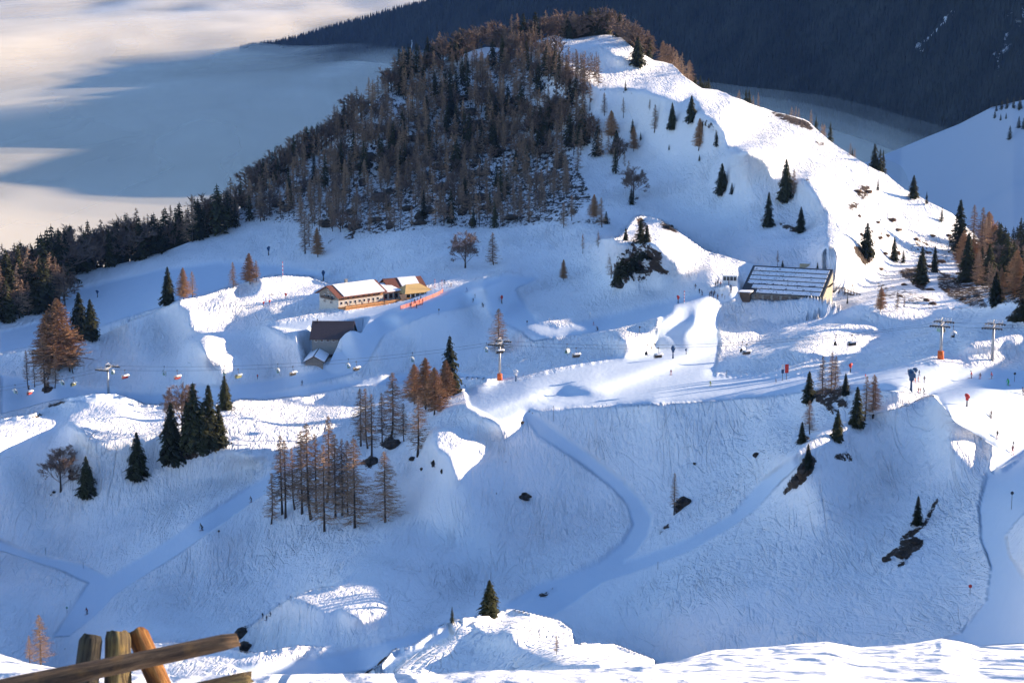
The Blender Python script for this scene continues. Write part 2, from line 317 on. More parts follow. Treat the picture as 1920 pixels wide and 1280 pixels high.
class NT:
    def __init__(s,name):
        s.m=bpy.data.materials.new(name); s.m.use_nodes=True; s.t=s.m.node_tree; s.n=s.t.nodes
        s.b=s.n['Principled BSDF']
    def node(s,typ,**kw):
        nd=s.n.new(typ)
        for k,v in kw.items():
            if k.startswith('i_'):
                nd.inputs[int(k[2:]) if k[2:].isdigit() else k[2:].replace('_',' ')].default_value=v
            else: setattr(nd,k,v)
        return nd
    def l(s,a,b): s.t.links.new(a,b)
    def ramp(s,fac,stops):
        r=s.n.new('ShaderNodeValToRGB'); s.l(fac,r.inputs[0])
        while len(r.color_ramp.elements)<len(stops): r.color_ramp.elements.new(0.5)
        for e,(p,c) in zip(r.color_ramp.elements,stops): e.position=p; e.color=(*c,1) if len(c)==3 else c
        return r
    def mix(s,fac,a,b):
        m=s.n.new('ShaderNodeMix'); m.data_type='RGBA'
        for sock,v in ((m.inputs[0],fac),(m.inputs[6],a),(m.inputs[7],b)):
            if isinstance(v,(int,float)): sock.default_value=v
            elif isinstance(v,tuple): sock.default_value=(*v,1) if len(v)==3 else v
            else: s.l(v,sock)
        return m.outputs[2]
    def math(s,op,a,b=None,c=None):
        m=s.n.new('ShaderNodeMath'); m.operation=op
        for k,v in enumerate((a,b,c)):
            if v is None: continue
            if isinstance(v,(int,float)): m.inputs[k].default_value=v
            else: s.l(v,m.inputs[k])
        return m.outputs[0]
def plain(name,col,rough=0.7,metal=0.0,var=0.12,scale=3.0,emit=None,bump=0.0,spec=0.3):
    t=NT(name); tc=t.node('ShaderNodeTexCoord'); nz=t.node('ShaderNodeTexNoise',i_Scale=scale,i_Detail=4.0)
    t.l(tc.outputs['Object'],nz.inputs['Vector'])
    lo=tuple(max(0,c*(1-var*2)) for c in col); hi=tuple(min(1,c*(1+var)) for c in col)
    r=t.ramp(nz.outputs['Fac'],[(0.3,lo),(0.7,hi)]); t.l(r.outputs[0],t.b.inputs['Base Color'])
    t.b.inputs['Roughness'].default_value=rough; t.b.inputs['Metallic'].default_value=metal
    t.b.inputs['Specular IOR Level'].default_value=spec
    if bump:
        bn=t.node('ShaderNodeBump',i_Strength=bump,i_Distance=0.05); t.l(nz.outputs['Fac'],bn.inputs['Height']); t.l(bn.outputs[0],t.b.inputs['Normal'])
    return t.m

# ---------------------------------------------------------------- materials of the slopes
def snow_material():
    t=NT('snow'); b=t.b
    geo=t.node('ShaderNodeNewGeometry'); P=geo.outputs['Position']
    gr=t.node('ShaderNodeAttribute',attribute_name='groom'); ba=t.node('ShaderNodeAttribute',attribute_name='bare'); fr=t.node('ShaderNodeAttribute',attribute_name='fine')
    def noise(scale,detail=3.0,rough=0.55,vec=None,dist=0.0):
        n=t.node('ShaderNodeTexNoise',i_Scale=scale,i_Detail=detail,i_Roughness=rough,i_Distortion=dist)
        t.l(vec if vec is not None else P,n.inputs['Vector']); return n.outputs['Fac']
    def mapping(scale,rot=(0,0,0)):
        m=t.node('ShaderNodeMapping'); t.l(P,m.inputs['Vector']); m.inputs['Scale'].default_value=scale; m.inputs['Rotation'].default_value=rot
        return m.outputs[0]
    # ski tracks: thin meandering lines, several families, fading in and out
    h=None
    for k,(rot,scl,fr_q,st) in enumerate((((0,0,0.35),(1,0.30,0.35),0.10,1.0),((0,0,-0.5),(1,0.22,0.3),0.14,0.9),((0,0,1.3),(1,0.5,0.5),0.07,0.8),((0,0,0.1),(1,0.16,0.2),0.22,0.7))):
        nn=noise(fr_q,2.0,0.45,mapping(scl,rot),0.6)
        line=t.math('SUBTRACT',1.0,t.math('MINIMUM',t.math('MULTIPLY',t.math('ABSOLUTE',t.math('SUBTRACT',t.math('FRACT',t.math('MULTIPLY',nn,9.0+k)),0.5)),7.0),1.0))
        msk=t.ramp(noise(0.03+0.012*k,2.0,0.5,mapping((1,1,1),(0,0,k*1.1))),[(0.42,(0,0,0)),(0.58,(1,1,1))]).outputs[0]
        v=t.math('MULTIPLY',line,t.math('MULTIPLY',msk,-0.55*st))
        h=v if h is None else t.math('ADD',h,v)
    vz=noise(0.95,3.0,0.6,mapping((1,0.34,0.4),(0,0,0.25)))
    vz2=noise(0.30,3.0,0.55,mapping((1,0.4,0.5),(0,0,-0.3))); patch=t.ramp(noise(0.022,3.0,0.6),[(0.36,(0.25,0.25,0.25)),(0.62,(1.15,1.15,1.15))]).outputs[0]
    chop=t.math('ADD',t.math('MULTIPLY',vz,1.5),t.math('MULTIPLY',vz2,1.5))
    hh=t.math('MULTIPLY',t.math('ADD',t.math('MULTIPLY',h,0.6),chop),patch)
    soft=t.math('MULTIPLY',noise(0.8,3.0,0.6,mapping((1,0.35,0.4),(0,0,0.3))),0.13)
    keep=t.math('SUBTRACT',1.0,gr.outputs['Fac'])
    hh=t.math('ADD',t.math('MULTIPLY',hh,keep),soft)
    fineh=t.math('MULTIPLY',noise(3.0,5.0,0.6,mapping((1,0.6,1))),t.math('MULTIPLY',fr.outputs['Fac'],0.10))
    hh=t.math('ADD',hh,fineh)
    rockh=t.math('MULTIPLY',noise(0.6,6.0,0.7),t.math('MULTIPLY',ba.outputs['Fac'],2.0))
    hh=t.math('ADD',hh,rockh)
    bp=t.node('ShaderNodeBump',i_Strength=1.0,i_Distance=0.80); t.l(hh,bp.inputs['Height']); t.l(bp.outputs[0],b.inputs['Normal'])
    # colour
    n1=noise(0.05,4.0)
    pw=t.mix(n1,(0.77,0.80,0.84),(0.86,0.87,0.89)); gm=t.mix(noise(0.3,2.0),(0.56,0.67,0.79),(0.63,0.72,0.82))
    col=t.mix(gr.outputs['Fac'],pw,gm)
    # bare ground shows through where the bare attribute beats a fine threshold
    th=noise(0.45,6.0,0.78,mapping((1,0.6,1.0)))
    bm=t.math('ADD',ba.outputs['Fac'],t.math('MULTIPLY',t.math('SUBTRACT',th,0.5),2.6))
    bmr=t.ramp(bm,[(0.47,(0,0,0)),(0.53,(1,1,1))])
    rk=t.ramp(noise(0.8,5.0,0.7),[(0.3,(0.018,0.015,0.013)),(0.55,(0.065,0.042,0.028)),(0.8,(0.17,0.105,0.06))])
    col=t.mix(bmr.outputs[0],col,rk.outputs[0]); t.l(col,b.inputs['Base Color'])
    b.inputs['Roughness'].default_value=0.75; b.inputs['Specular IOR Level'].default_value=0.12
    return t.m
M_SNOW=snow_material()

# ---------------------------------------------------------------- groomed runs and bare ground, outlined where they lie on the slopes
GROOM=[
 [(975,770),(992,766),(1040,800),(1110,850),(1170,900),(1205,935),(1222,965),(1215,1000),(1190,1035),(1150,1060),(1100,1080),(1050,1098),(1000,1118),(960,1140),(945,1132),(1000,1095),(1060,1075),(1120,1050),(1165,1015),(1185,980),(1178,945),(1140,905),(1080,860),(1010,815)],
 [(960,1141),(1050,1092),(1120,1062),(1200,1040),(1290,1005),(1370,960),(1420,905),(1470,865),(1500,850),(1500,868),(1460,905),(1420,950),(1370,985),(1290,1030),(1200,1065),(1130,1090),(1080,1125),(1030,1155),(1000,1152)],
 [(1850,885),(1880,880),(1920,850),(2100,820),(2100,900),(1920,960),(1900,980),(1885,1000),(1895,1040),(1920,1080),(2100,1150),(2100,1215),(1700,1215),(1800,1180),(1850,1120),(1858,1060),(1840,1010),(1835,950)],
 [(-300,985),(0,1010),(60,1035),(160,1055),(205,1078),(300,1018),(460,915),(560,850),(610,822),(590,860),(480,937),(330,1040),(220,1110),(180,1150),(130,1190),(98,1190),(140,1130),(165,1090),(110,1065),(0,1030),(-300,1010)],
 [(960,711),(1110,677),(1225,650),(1237,600),(1262,570),(1345,560),(1350,640),(1340,700),(1440,702),(1600,695),(1735,679),(1920,690),(2100,700),(2100,830),(1920,850),(1860,885),(1865,835),(1790,790),(1752,740),(1690,732),(1600,726),(1507,732),(1440,740),(1335,750),(1185,757),(1040,764),(985,768),(960,800),(880,760),(870,725)],
 [(497,611),(655,581),(792,550),(955,512),(1010,520),(930,560),(800,590),(720,625),(690,680),(660,700),(520,730),(420,745),(300,745),(330,725),(480,715),(600,690),(640,660),(640,630),(560,620)],
 [(0,700),(150,725),(280,738),(500,735),(700,705),(830,690),(930,705),(850,712),(655,724),(560,742),(310,758),(0,745)],
 [(130,545),(300,505),(420,490),(560,500),(640,520),(500,515),(380,550),(250,590),(100,640),(0,660),(0,620),(80,600)],
 [(1100,600),(1260,560),(1380,535),(1385,560),(1260,590),(1160,615),(1000,640),(980,625)],
 [(430,1245),(620,1225),(840,1165),(850,1185),(720,1250),(500,1275)],
 [(950,520),(985,570),(1010,600),(1060,615),(1000,630),(930,600),(900,560)],
 [(0,745),(120,745),(0,775)],
]
BARE=[  # (polygon, how bare 0..1)
 ([(430,415),(480,360),(560,295),(640,240),(700,190),(745,140),(800,125),(850,125),(950,100),(1020,105),(1055,140),(1100,180),(1100,235),(1080,290),(1075,330),(1050,385),(980,425),(900,430),(830,425),(760,435),(700,440),(640,430),(560,420),(500,415)],0.44),
 ([(760,300),(850,280),(960,250),(1060,290),(1100,340),(1110,380),(1060,420),(980,420),(900,400),(800,400),(740,370)],0.52),
 ([(1145,505),(1180,450),(1200,415),(1215,430),(1225,480),(1230,505),(1205,525),(1175,535),(1150,540)],0.52),
 ([(1190,407),(1207,405),(1220,430),(1200,430)],0.7),([(1235,412),(1255,420),(1280,440),(1268,440),(1240,430)],0.85),
 ([(1215,465),(1240,475),(1240,500),(1260,515),(1235,515),(1215,495)],0.75),
 ([(1465,925),(1480,905),(1500,875),(1512,845),(1530,860),(1528,880),(1505,905),(1498,915),(1470,930)],0.72),
 ([(1560,860),(1590,845),(1600,865),(1590,870)],0.6),
 ([(1633,1068),(1660,1045),(1690,1015),(1715,1005),(1732,1010),(1730,1025),(1710,1040),(1695,1062),(1680,1065),(1690,1035),(1655,1055)],0.74),
 ([(1685,1015),(1700,995),(1720,985),(1735,965),(1755,935),(1762,940),(1735,985),(1710,1005)],0.68),
 ([(1008,1112),(1040,1098),(1044,1102),(1012,1118)],0.8),([(975,928),(995,922),(995,936),(975,940)],0.0),
 ([(1232,1000),(1262,975),(1262,955),(1272,935),(1295,935),(1280,955),(1250,990),(1236,1008)],0.8),
 ([(1440,212),(1470,214),(1500,222),(1530,240),(1520,246),(1490,236),(1470,228)],0.9),
 ([(1526,262),(1545,268),(1548,275),(1530,272)],0.8),([(1583,285),(1600,293),(1595,296)],0.8),
 ([(1610,350),(1630,348),(1628,375),(1606,372)],0.72),([(1590,385),(1615,378),(1612,392),(1592,398)],0.7),
 ([(1690,372),(1705,372),(1708,380),(1694,380)],0.6),([(1625,425),(1675,440),(1670,446),(1630,434)],0.55),
 ([(1600,462),(1640,470),(1640,490),(1620,500),(1605,480)],0.85),
 ([(1680,510),(1720,500),(1745,520),(1735,545),(1700,525)],0.8),([(1760,505),(1800,520),(1840,545),(1850,575),(1820,575),(1780,555),(1755,530)],0.68),
 ([(1640,530),(1700,540),(1760,560),(1760,580),(1700,575),(1650,560)],0.42),([(1700,440),(1760,450),(1790,500),(1720,500)],0.35),
 ([(1770,440),(1840,450),(1900,500),(1950,560),(1860,570),(1800,520)],0.58),
 ([(1880,600),(1900,585),(1925,560),(1990,550),(1990,600),(1925,605)],1.0),
 ([(130,725),(140,725),(140,735),(118,742)],0.0),
 ([(85,762),(95,758),(125,748),(122,754),(90,765)],0.85),([(55,780),(70,773),(86,768),(84,773),(62,782)],0.8),
 ([(75,730),(90,715),(100,725),(85,735)],0.8),([(75,690),(100,640),(130,660),(125,690),(100,690),(90,725),(80,725)],0.55),
 ([(295,850),(310,850),(400,850),(410,835),(425,835),(415,845),(385,858),(345,866),(330,875),(300,872)],0.85),
 ([(310,875),(340,878),(340,884),(312,880)],0.8),([(130,880),(142,885),(138,905),(128,900)],0.75),([(95,922),(105,918),(105,930),(92,930)],0.7),
 ([(710,828),(732,812),(748,830),(745,845),(728,838),(718,842)],0.85),([(672,868),(700,850),(704,865),(690,880)],0.85),
 ([(766,856),(778,856),(774,864),(764,864)],0.8),([(808,862),(818,870),(816,878),(808,870)],0.85),
 ([(500,975),(515,978),(600,985),(668,985),(665,992),(605,992),(560,975)],0.3),([(100,250),(0,0),(0,1)],0.0),
 ([(1500,728),(1560,722),(1600,715),(1590,735),(1560,760),(1575,768),(1560,775),(1545,760)],0.75),([(1570,745),(1592,750),(1586,765),(1572,760)],0.8),
 ([(1495,820),(1515,810),(1520,825),(1500,830)],0.7),
 ([(640,440),(670,432),(665,445),(645,448)],0.6),([(590,470),(610,455),(640,440),(600,475)],0.5),
 ([(1050,425),(1100,415),(1125,405),(1150,410),(1135,420),(1090,425)],0.6),([(1178,375),(1190,370),(1200,360),(1195,380)],0.8),
 ([(1500,340),(1518,335),(1520,345),(1500,348)],0.6),([(1460,420),(1500,425),(1500,436),(1470,430)],0.7),([(1425,405),(1445,420),(1440,426),(1420,410)],0.6),
 ([(678,1260),(714,1235),(742,1215),(746,1218),(720,1240),(690,1262)],0.85),
 ([(440,1195),(462,1168),(464,1172),(450,1190)],1.0),([(448,1205),(468,1200),(466,1222),(448,1218)],1.0),
 ([(0,1130),(8,1128),(0,1136)],0.9),([(496,560),(540,570),(535,560),(500,545)],0.35),
 ([(1130,150),(1180,160),(1190,180),(1120,175)],0.25),([(1310,225),(1335,225),(1340,245),(1315,240)],0.45),
 ([(1200,60),(1225,110),(1215,122),(1190,122)],0.3),([(1165,75),(1190,90),(1180,96)],0.5),
]
PADBASE=[]
PADS=[(621,639,-7.6,0,R_(-2),15,17,-0.4,1.4),(586,685,-3.4,-0.6,R_(-2),7.4,19,0.1,2.0),(1389,549,0,0,R_(-20),31.5,18,3.0,1.2),(634,578,3.86,-4.6,R_(40),34,20,0.0,1.3)]
def build_terrain():
    s1,_=solve(12.0,outer=120,cgit=60)
    s2,_=solve(4.0,init=s1,it0=20,outer=10,cgit=35)
    cols=np.concatenate([np.arange(-420,-70,9.0),np.arange(-70,1990,1.9),np.arange(1990,2740,9.0)])
    nc=len(cols)
    sil=np.interp(cols,[p[0] for p in SIL],[p[1] for p in SIL]); ny=np.interp(cols,[p[0] for p in NEAR],[p[1] for p in NEAR])
    # rows from the crest in front of the camera upwards
    nb=520
    k=np.linspace(0,1,nb)[:,None]
    PY=(ny-0.5)[None,:]*(1-k)+(sil+0.5)[None,:]*k; PX=np.broadcast_to(cols,PY.shape)
    D=np.exp(s2(PX,PY))
    V=ray(PX,PY)*D[...,None]
    # near foreground
    nn=70; k=np.linspace(0,1,nn)[:,None]
    PYn=1420*(1-k)+(ny+0.5)[None,:]*k; PXn=np.broadcast_to(cols,PYn.shape)
    Dn=neard(PXn,PYn); Vn=ray(PXn,PYn)*Dn[...,None]
    # under the camera
    rr=[0.04,0.15,0.35,0.6,0.8]
    az=np.arctan2(Vn[0,:,0],Vn[0,:,1]); r0=np.hypot(Vn[0,:,0],Vn[0,:,1]); z0=Vn[0,:,2]
    under=[np.stack([np.sin(az)*r*r0,np.cos(az)*r*r0,-1.75+(z0+1.75)*r],-1) for r in rr]
    # hidden ground between the near crest and the slopes beyond: a hollow
    mids=[]
    a=Vn[-1]; b_=V[0]
    for f,dz in ((0.08,-6),(0.3,-14),(0.65,-12),(0.92,-4)):
        m=a*(1-f)+b_*f; m=m.copy(); m[:,2]+=dz*np.clip((np.hypot(b_[:,0]-a[:,0],b_[:,1]-a[:,1]))/200,0.05,1.5); mids.append(m)
    # far side of the mountain
    top=V[-1]; dirh=np.stack([top[:,0],top[:,1]],-1); rt=np.hypot(dirh[:,0],dirh[:,1]); dirh/=rt[:,None]
    backs=[]
    for kk,(dr,dz) in enumerate(((4,-0.6),(10,-2.5),(20,-7),(35,-15),(60,-30),(100,-56),(160,-95),(260,-160),(420,-250),(700,-380))):
        backs.append(np.stack([top[:,0]+dirh[:,0]*dr,top[:,1]+dirh[:,1]*dr,top[:,2]+dz],-1))
    allv=np.concatenate([np.stack(under),Vn,np.stack(mids),V,np.stack(backs)],0)
    nrows=allv.shape[0]; o1=len(rr); o2=o1+nn+len(mids)
    X=allv[...,0].copy(); Y=allv[...,1].copy(); Z=allv[...,2].copy()
    groom=np.zeros((nrows,nc)); bare=np.zeros((nrows,nc)); fine=np.zeros((nrows,nc))
    g=np.zeros(PX.shape)
    wob=4*vnoise(X[o2:o2+nb]*0.06,Y[o2:o2+nb]*0.06,31); wob2=6*fbm(X[o2:o2+nb]*0.15,Y[o2:o2+nb]*0.15,37,3)
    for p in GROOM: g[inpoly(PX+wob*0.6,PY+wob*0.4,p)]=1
    bsum=np.zeros(PX.shape)
    for p,v in BARE: bsum=np.where(inpoly(PX+wob2,PY+wob2*0.6,p),np.maximum(bsum,v),bsum)
    def blur(a,n):
        for _ in range(n):
            a=(a+np.roll(a,1,0)+np.roll(a,-1,0))/3; a=(a+np.roll(a,1,1)+np.roll(a,-1,1))/3
        return a
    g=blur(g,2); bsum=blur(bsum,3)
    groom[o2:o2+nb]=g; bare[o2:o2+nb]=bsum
    r=np.hypot(X,Y)
    fade=np.clip(r/400,0.0,1.0)
    dome=np.zeros(X.shape); dome[o2:o2+nb]=blur(inpoly(PX,PY,[(520,1130),(600,1095),(700,1100),(745,1150),(690,1175),(560,1150)]).astype(float),6); fade=fade*(1-0.75*dome)
    amp=(1-groom)*fade
    dz=amp*(1.2*vnoise(X/26,Y/30,1)+0.62*fbm(X/10,Y/13,2,2)+0.10*vnoise(X/3.4,Y/6,5))
    # wind rolls and traverse steps, elongated along the slope
    dz+=amp*(0.30*fbm(X/7+0.3*Y/9,Y/13-X/17,9,2)*(0.4+1.2*np.clip(vnoise(X/60,Y/60,8)+0.5,0,1)))
    nearm=np.clip(1-r/60,0,1)
    dz+=nearm*(0.20*vnoise(X/3.6,Y/3.0,11)+0.03*fbm(X/1.1,Y/1.4,12,2))
    midm=((r>60)&(r<260)); dz+=midm*(0.8*vnoise(X/16,Y/16,14)+0.14*fbm(X/5,Y/6,15,2))
    dz+=np.clip(bare-0.4,0,1)*1.2*fbm(X/4,Y/4,20,3)
    dz-=0.5*groom*fade
    dz[:o1]=0; dz[o1+nn:o2]=0
    jump=np.zeros(D.shape); jump[1:]=np.maximum(jump[1:],np.abs(np.diff(np.log(D),axis=0))); jump[:-1]=np.maximum(jump[:-1],np.abs(np.diff(np.log(D),axis=0)))
    jm=(jump>0.012).astype(float)
    for _ in range(2): jm=np.maximum(jm,np.maximum(np.roll(jm,1,1),np.roll(jm,-1,1))*0.999)
    jm=np.maximum(jm,blur(jm,2)); dz[o2:o2+nb]*=(1-np.clip(jm*1.2,0,1))
    Z+=dz
    fine=np.clip(1-r/260,0,1)
    # level ground cut for the buildings: foot px, foot py, offset x, rotation, length, depth, sink
    def foot(px,py):
        j=int(np.searchsorted(cols,px)); i=int(round((ny[j]-0.5-py)/((ny[j]-0.5)-(sil[j]+0.5))*(nb-1)))+o2
        return X[i,j],Y[i,j],Z[i,j]
    for (fpx,fpy,ox,oy,rz,L,W,sink,bat) in PADS:
        bx,by,bz=foot(fpx,fpy); bx+=ox; by+=oy; c,s_=math.cos(rz),math.sin(rz)
        lx=(X-bx)*c+(Y-by)*s_; ly=-(X-bx)*s_+(Y-by)*c
        dd=np.hypot(np.maximum(np.maximum(-lx,lx-L),0),np.maximum(np.maximum(-ly,ly-W),0))
        PADBASE.append(Vector((bx,by,bz))); lim=bz+sink+bat*np.maximum(dd-1.0,0)+0.10*np.maximum(dd-1.0,0)**2
        Z=np.where((dd<(6 if W==18 else 18))&(r>300),np.minimum(Z,lim),Z)
        if W==17:               # snow banked against the front of the barn
            inn=(lx>5.6)&(lx<L+3)&(ly>-16)&(ly<0.2); top=bz-1.0-0.12*np.maximum(-ly,0)-0.05*np.maximum(-ly-2,0)**2
            Z=np.where(inn&(r>300),np.maximum(Z,top),Z)
        if L>30 and W==18:      # snow piled against the front of the station, higher to the right
            inn=(lx>-12)&(lx<L+14)&(ly>-30)&(ly<0.2); top=bz-1.5+2.4*np.clip((lx-13)/12,0,1)-0.30*np.maximum(-ly,0)-0.055*np.maximum(-ly-1.5,0)**2-0.7*np.maximum(-lx-1,0)-0.45*np.maximum(lx-L,0)-0.06*np.maximum(lx-L,0)**2+0.5*vnoise(lx/4,ly/4,61)
            Z=np.where(inn&(r>300),np.maximum(Z,top),Z)
    verts=np.stack([X,Y,Z],-1).reshape(-1,3)
    me=mesh_np('snow_slopes',verts,grid_faces(nrows,nc),True,[M_SNOW],{'groom':groom.ravel(),'bare':bare.ravel(),'fine':fine.ravel()})
    o=link('ground',me); tag(o,kind='structure')
    # lookup of the finished surface
    def on(px,py,d=None):
        if d is None:
            nyy=np.interp(px,cols,ny)
            if py>nyy: d=float(neard(np.array([px]),np.array([py]))[0])
            else:
                j=int(np.clip(np.searchsorted(cols,px),0,nc-1))
                kk=(ny[j]-0.5-py)/((ny[j]-0.5)-(sil[j]+0.5))*(nb-1)
                kk=min(max(kk,0),nb-1); i0=int(kk); f=kk-i0; i1=min(i0+1,nb-1)
                v=np.array([X[o2+i0,j],Y[o2+i0,j],Z[o2+i0,j]])*(1-f)+np.array([X[o2+i1,j],Y[o2+i1,j],Z[o2+i1,j]])*f
                return Vector(v)
        v=ray(px,py)*d
        return Vector(v)
    return on
on=build_terrain()
print('terrain done',round(time.time()-T_START,1))
def hz(P,hpx):      # world height of something hpx pixels tall standing at P
    return hpx*P.length/F

# ---------------------------------------------------------------- far country: wooded mountain, snow slope, valley fog
def far_snow_mat(name,groundcol,snowcol):
    t=NT(name); geo=t.node('ShaderNodeNewGeometry'); at=t.node('ShaderNodeAttribute',attribute_name='snow')
    nz=t.node('ShaderNodeTexNoise',i_Scale=0.03,i_Detail=8.0,i_Roughness=0.75); t.l(geo.outputs['Position'],nz.inputs['Vector'])
    f=t.math('ADD',at.outputs['Fac'],t.math('MULTIPLY',t.math('SUBTRACT',nz.outputs['Fac'],0.5),1.5))
    r=t.ramp(f,[(0.46,(0,0,0)),(0.56,(1,1,1))]); t.l(t.mix(r.outputs[0],groundcol,snowcol),t.b.inputs['Base Color'])
    t.b.inputs['Roughness'].default_value=0.95; t.b.inputs['Specular IOR Level'].default_value=0.05
    return t.m
M_WOODFLOOR=far_snow_mat('wooded_mountain_ground',(0.018,0.024,0.026),(0.5,0.56,0.62))
M_FARSNOW=far_snow_mat('far_snow',(0.03,0.03,0.03),(0.46,0.52,0.60))  # snow greyed and blued: shade and haze are put into its colour
FOOT=[(430,88,7300),(500,100,6900),(740,118,6000),(900,140,5200),(1100,175,4600),(1300,205,4100),(1450,225,3800),(1565,243,3550),(1700,280,3200),(1800,300,3000),(2000,330,2800),(2600,380,2500)]
SPUR=[(430,110),(495,97),(520,93),(560,82),(600,70),(650,56),(700,42),(750,28),(800,14),(840,-4),(870,-60),(920,-300),(1000,-800),(2600,-1400)]
fx=[a[0] for a in FOOT]
def mtn(px,py):
    fy=np.interp(px,fx,[a[1] for a in FOOT]); fd=np.interp(px,fx,[a[2] for a in FOOT])
    dth=np.clip((fy-py)/F,-0.02,1)
    a=PITCH+(py-640)/F
    # slope of about 33 degrees, ribbed
    return fd*(1+dth/(0.60+0.12*np.sin(px/90.0)+0.05*np.sin(px/37.0+1)+np.tan(np.clip(a,0,1))))
def build_mountain():
    cols=np.arange(430,2600,9.0); nc=len(cols); nr=170
    sp_=np.interp(cols,[a[0] for a in SPUR],[a[1] for a in SPUR]); fy=np.interp(cols,fx,[a[1] for a in FOOT])
    k=np.linspace(0,1,nr)[:,None]; PY=(fy+26)[None,:]*(1-k)+sp_[None,:]*k; PX=np.broadcast_to(cols,PY.shape)
    V=ray(PX,PY)*mtn(PX,PY)[...,None]
    V[...,2]+=(1-np.abs(2*k-1))*95*fbm(V[...,0]/420+V[...,1]/1500,V[...,1]/1500,50,4)
    cap=np.interp(V[...,1],[2500,3400,4060,4700,5550,7000,9000],[240,240,225,125,35,-40,-60])+22*fbm(V[...,0]/700,V[...,1]/700,51,3); V[...,2]=np.where(V[...,2]>cap,cap+(V[...,2]-cap)*0.02,V[...,2])  # unseen crest above the frame, heights set to cast the fog's shade band
    top=V[-1]; dh=top[:,:2]/np.hypot(top[:,0],top[:,1])[:,None]; extra=[]
    for dr,dz in ((60,0),(200,-90),(600,-330),(1200,-700)):
        e=top.copy(); e[:,:2]+=dh*dr; e[:,2]+=dz; extra.append(e)
    allv=np.concatenate([V,np.stack(extra)],0)
    sn=np.zeros(allv.shape[:2]); CH=[([(760,92),(768,70),(780,62),(778,75),(772,90)],0.75),([(805,60),(812,55),(812,80),(807,80)],0.6),([(1708,122),(1715,95),(1735,85),(1755,72),(1772,50),(1785,30),(1800,-10),(1812,-10),(1800,30),(1785,55),(1765,80),(1745,95),(1728,122)],0.50),([(1860,120),(1880,60),(1905,10),(1960,0),(1960,60),(1900,100),(1870,180)],0.40),([(1228,10),(1234,10),(1230,35),(1226,35)],0.35)]
    for p,v in CH: sn[:nr]=np.where(inpoly(PX,PY,p),v,sn[:nr])
    me=mesh_np('hills',allv.reshape(-1,3),grid_faces(nr+4,nc),True,[M_WOODFLOOR],{'snow':sn.ravel()})
    o=link('hills',me); tag(o,kind='structure')
    # conifer forest: thousands of narrow spires, one mass
    n=30000; r2=np.random.RandomState(3)
    px=450+r2.rand(n)*1500; kk=r2.rand(n)
    tp=np.interp(px,[a[0] for a in SPUR],[a[1] for a in SPUR]); tp=np.maximum(tp,-25); bt=np.interp(px,fx,[a[1] for a in FOOT])+5
    py=bt*(1-kk)+(tp)*kk
    nsil=900; pxs=470+r2.rand(nsil)*380; px=np.concatenate([px,pxs]); py=np.concatenate([py,np.interp(pxs,[a[0] for a in SPUR],[a[1] for a in SPUR])+1.0]); n=len(px)
    keep=np.ones(n,bool)
    for p,v in CH: keep&=~(inpoly(px,py,p)&(r2.rand(n)<0.8))
    px=px[keep];py=py[keep];n=len(px)
    # sample the built surface so that trees stand on it
    ci=np.clip((px-430)/9.0,0,nc-1.001); c0=ci.astype(int); cf=ci-c0
    fyy=np.interp(px,fx,[a[1] for a in FOOT])+26; spy=np.interp(px,[a[0] for a in SPUR],[a[1] for a in SPUR])
    ri=np.clip((fyy-py)/(fyy-spy)*(nr-1),0,nr-1.001); r0=ri.astype(int); rf=ri-r0
    P=(V[r0,c0]*((1-rf)*(1-cf))[:,None]+V[r0+1,c0]*(rf*(1-cf))[:,None]+V[r0,c0+1]*((1-rf)*cf)[:,None]+V[r0+1,c0+1]*(rf*cf)[:,None])
    h=(15+16*r2.rand(n)**1.3)*np.where(np.arange(n)>0,1,1); w=h*(0.14+0.07*r2.rand(n)); h=h*np.clip(np.linalg.norm(P,axis=1)/5200,0.75,1.35)
    a0=r2.rand(n)*6.28; vv=[]; NS=5
    for s in range(NS):
        a=a0+s*6.283/NS; vv.append(np.stack([P[:,0]+np.cos(a)*w,P[:,1]+np.sin(a)*w,P[:,2]+0.05*h],-1))
    vv.append(P+np.stack([0*h,0*h,h],-1))
    vs=np.stack(vv,1).reshape(-1,3); base=np.arange(n)*(NS+1)
    fs=np.concatenate([np.stack([base+s,base+(s+1)%NS,base+NS],-1) for s in range(NS)])
    t=NT('far_conifers'); ob=t.node('ShaderNodeNewGeometry'); nz=t.node('ShaderNodeTexNoise',i_Scale=0.012,i_Detail=5.0); t.l(ob.outputs['Position'],nz.inputs['Vector'])
    rr=t.ramp(nz.outputs['Fac'],[(0.3,(0.010,0.016,0.018)),(0.7,(0.032,0.040,0.038))]); t.l(rr.outputs[0],t.b.inputs['Base Color']); t.b.inputs['Roughness'].default_value=0.9; t.b.inputs['Specular IOR Level'].default_value=0.05
    me=mesh_np('forest',vs,fs,False,[t.m]); o=link('forest',me)
    tag(o,'dark conifer forest covering the far mountainside behind the snowy hill','forest',kind='stuff')
build_mountain()
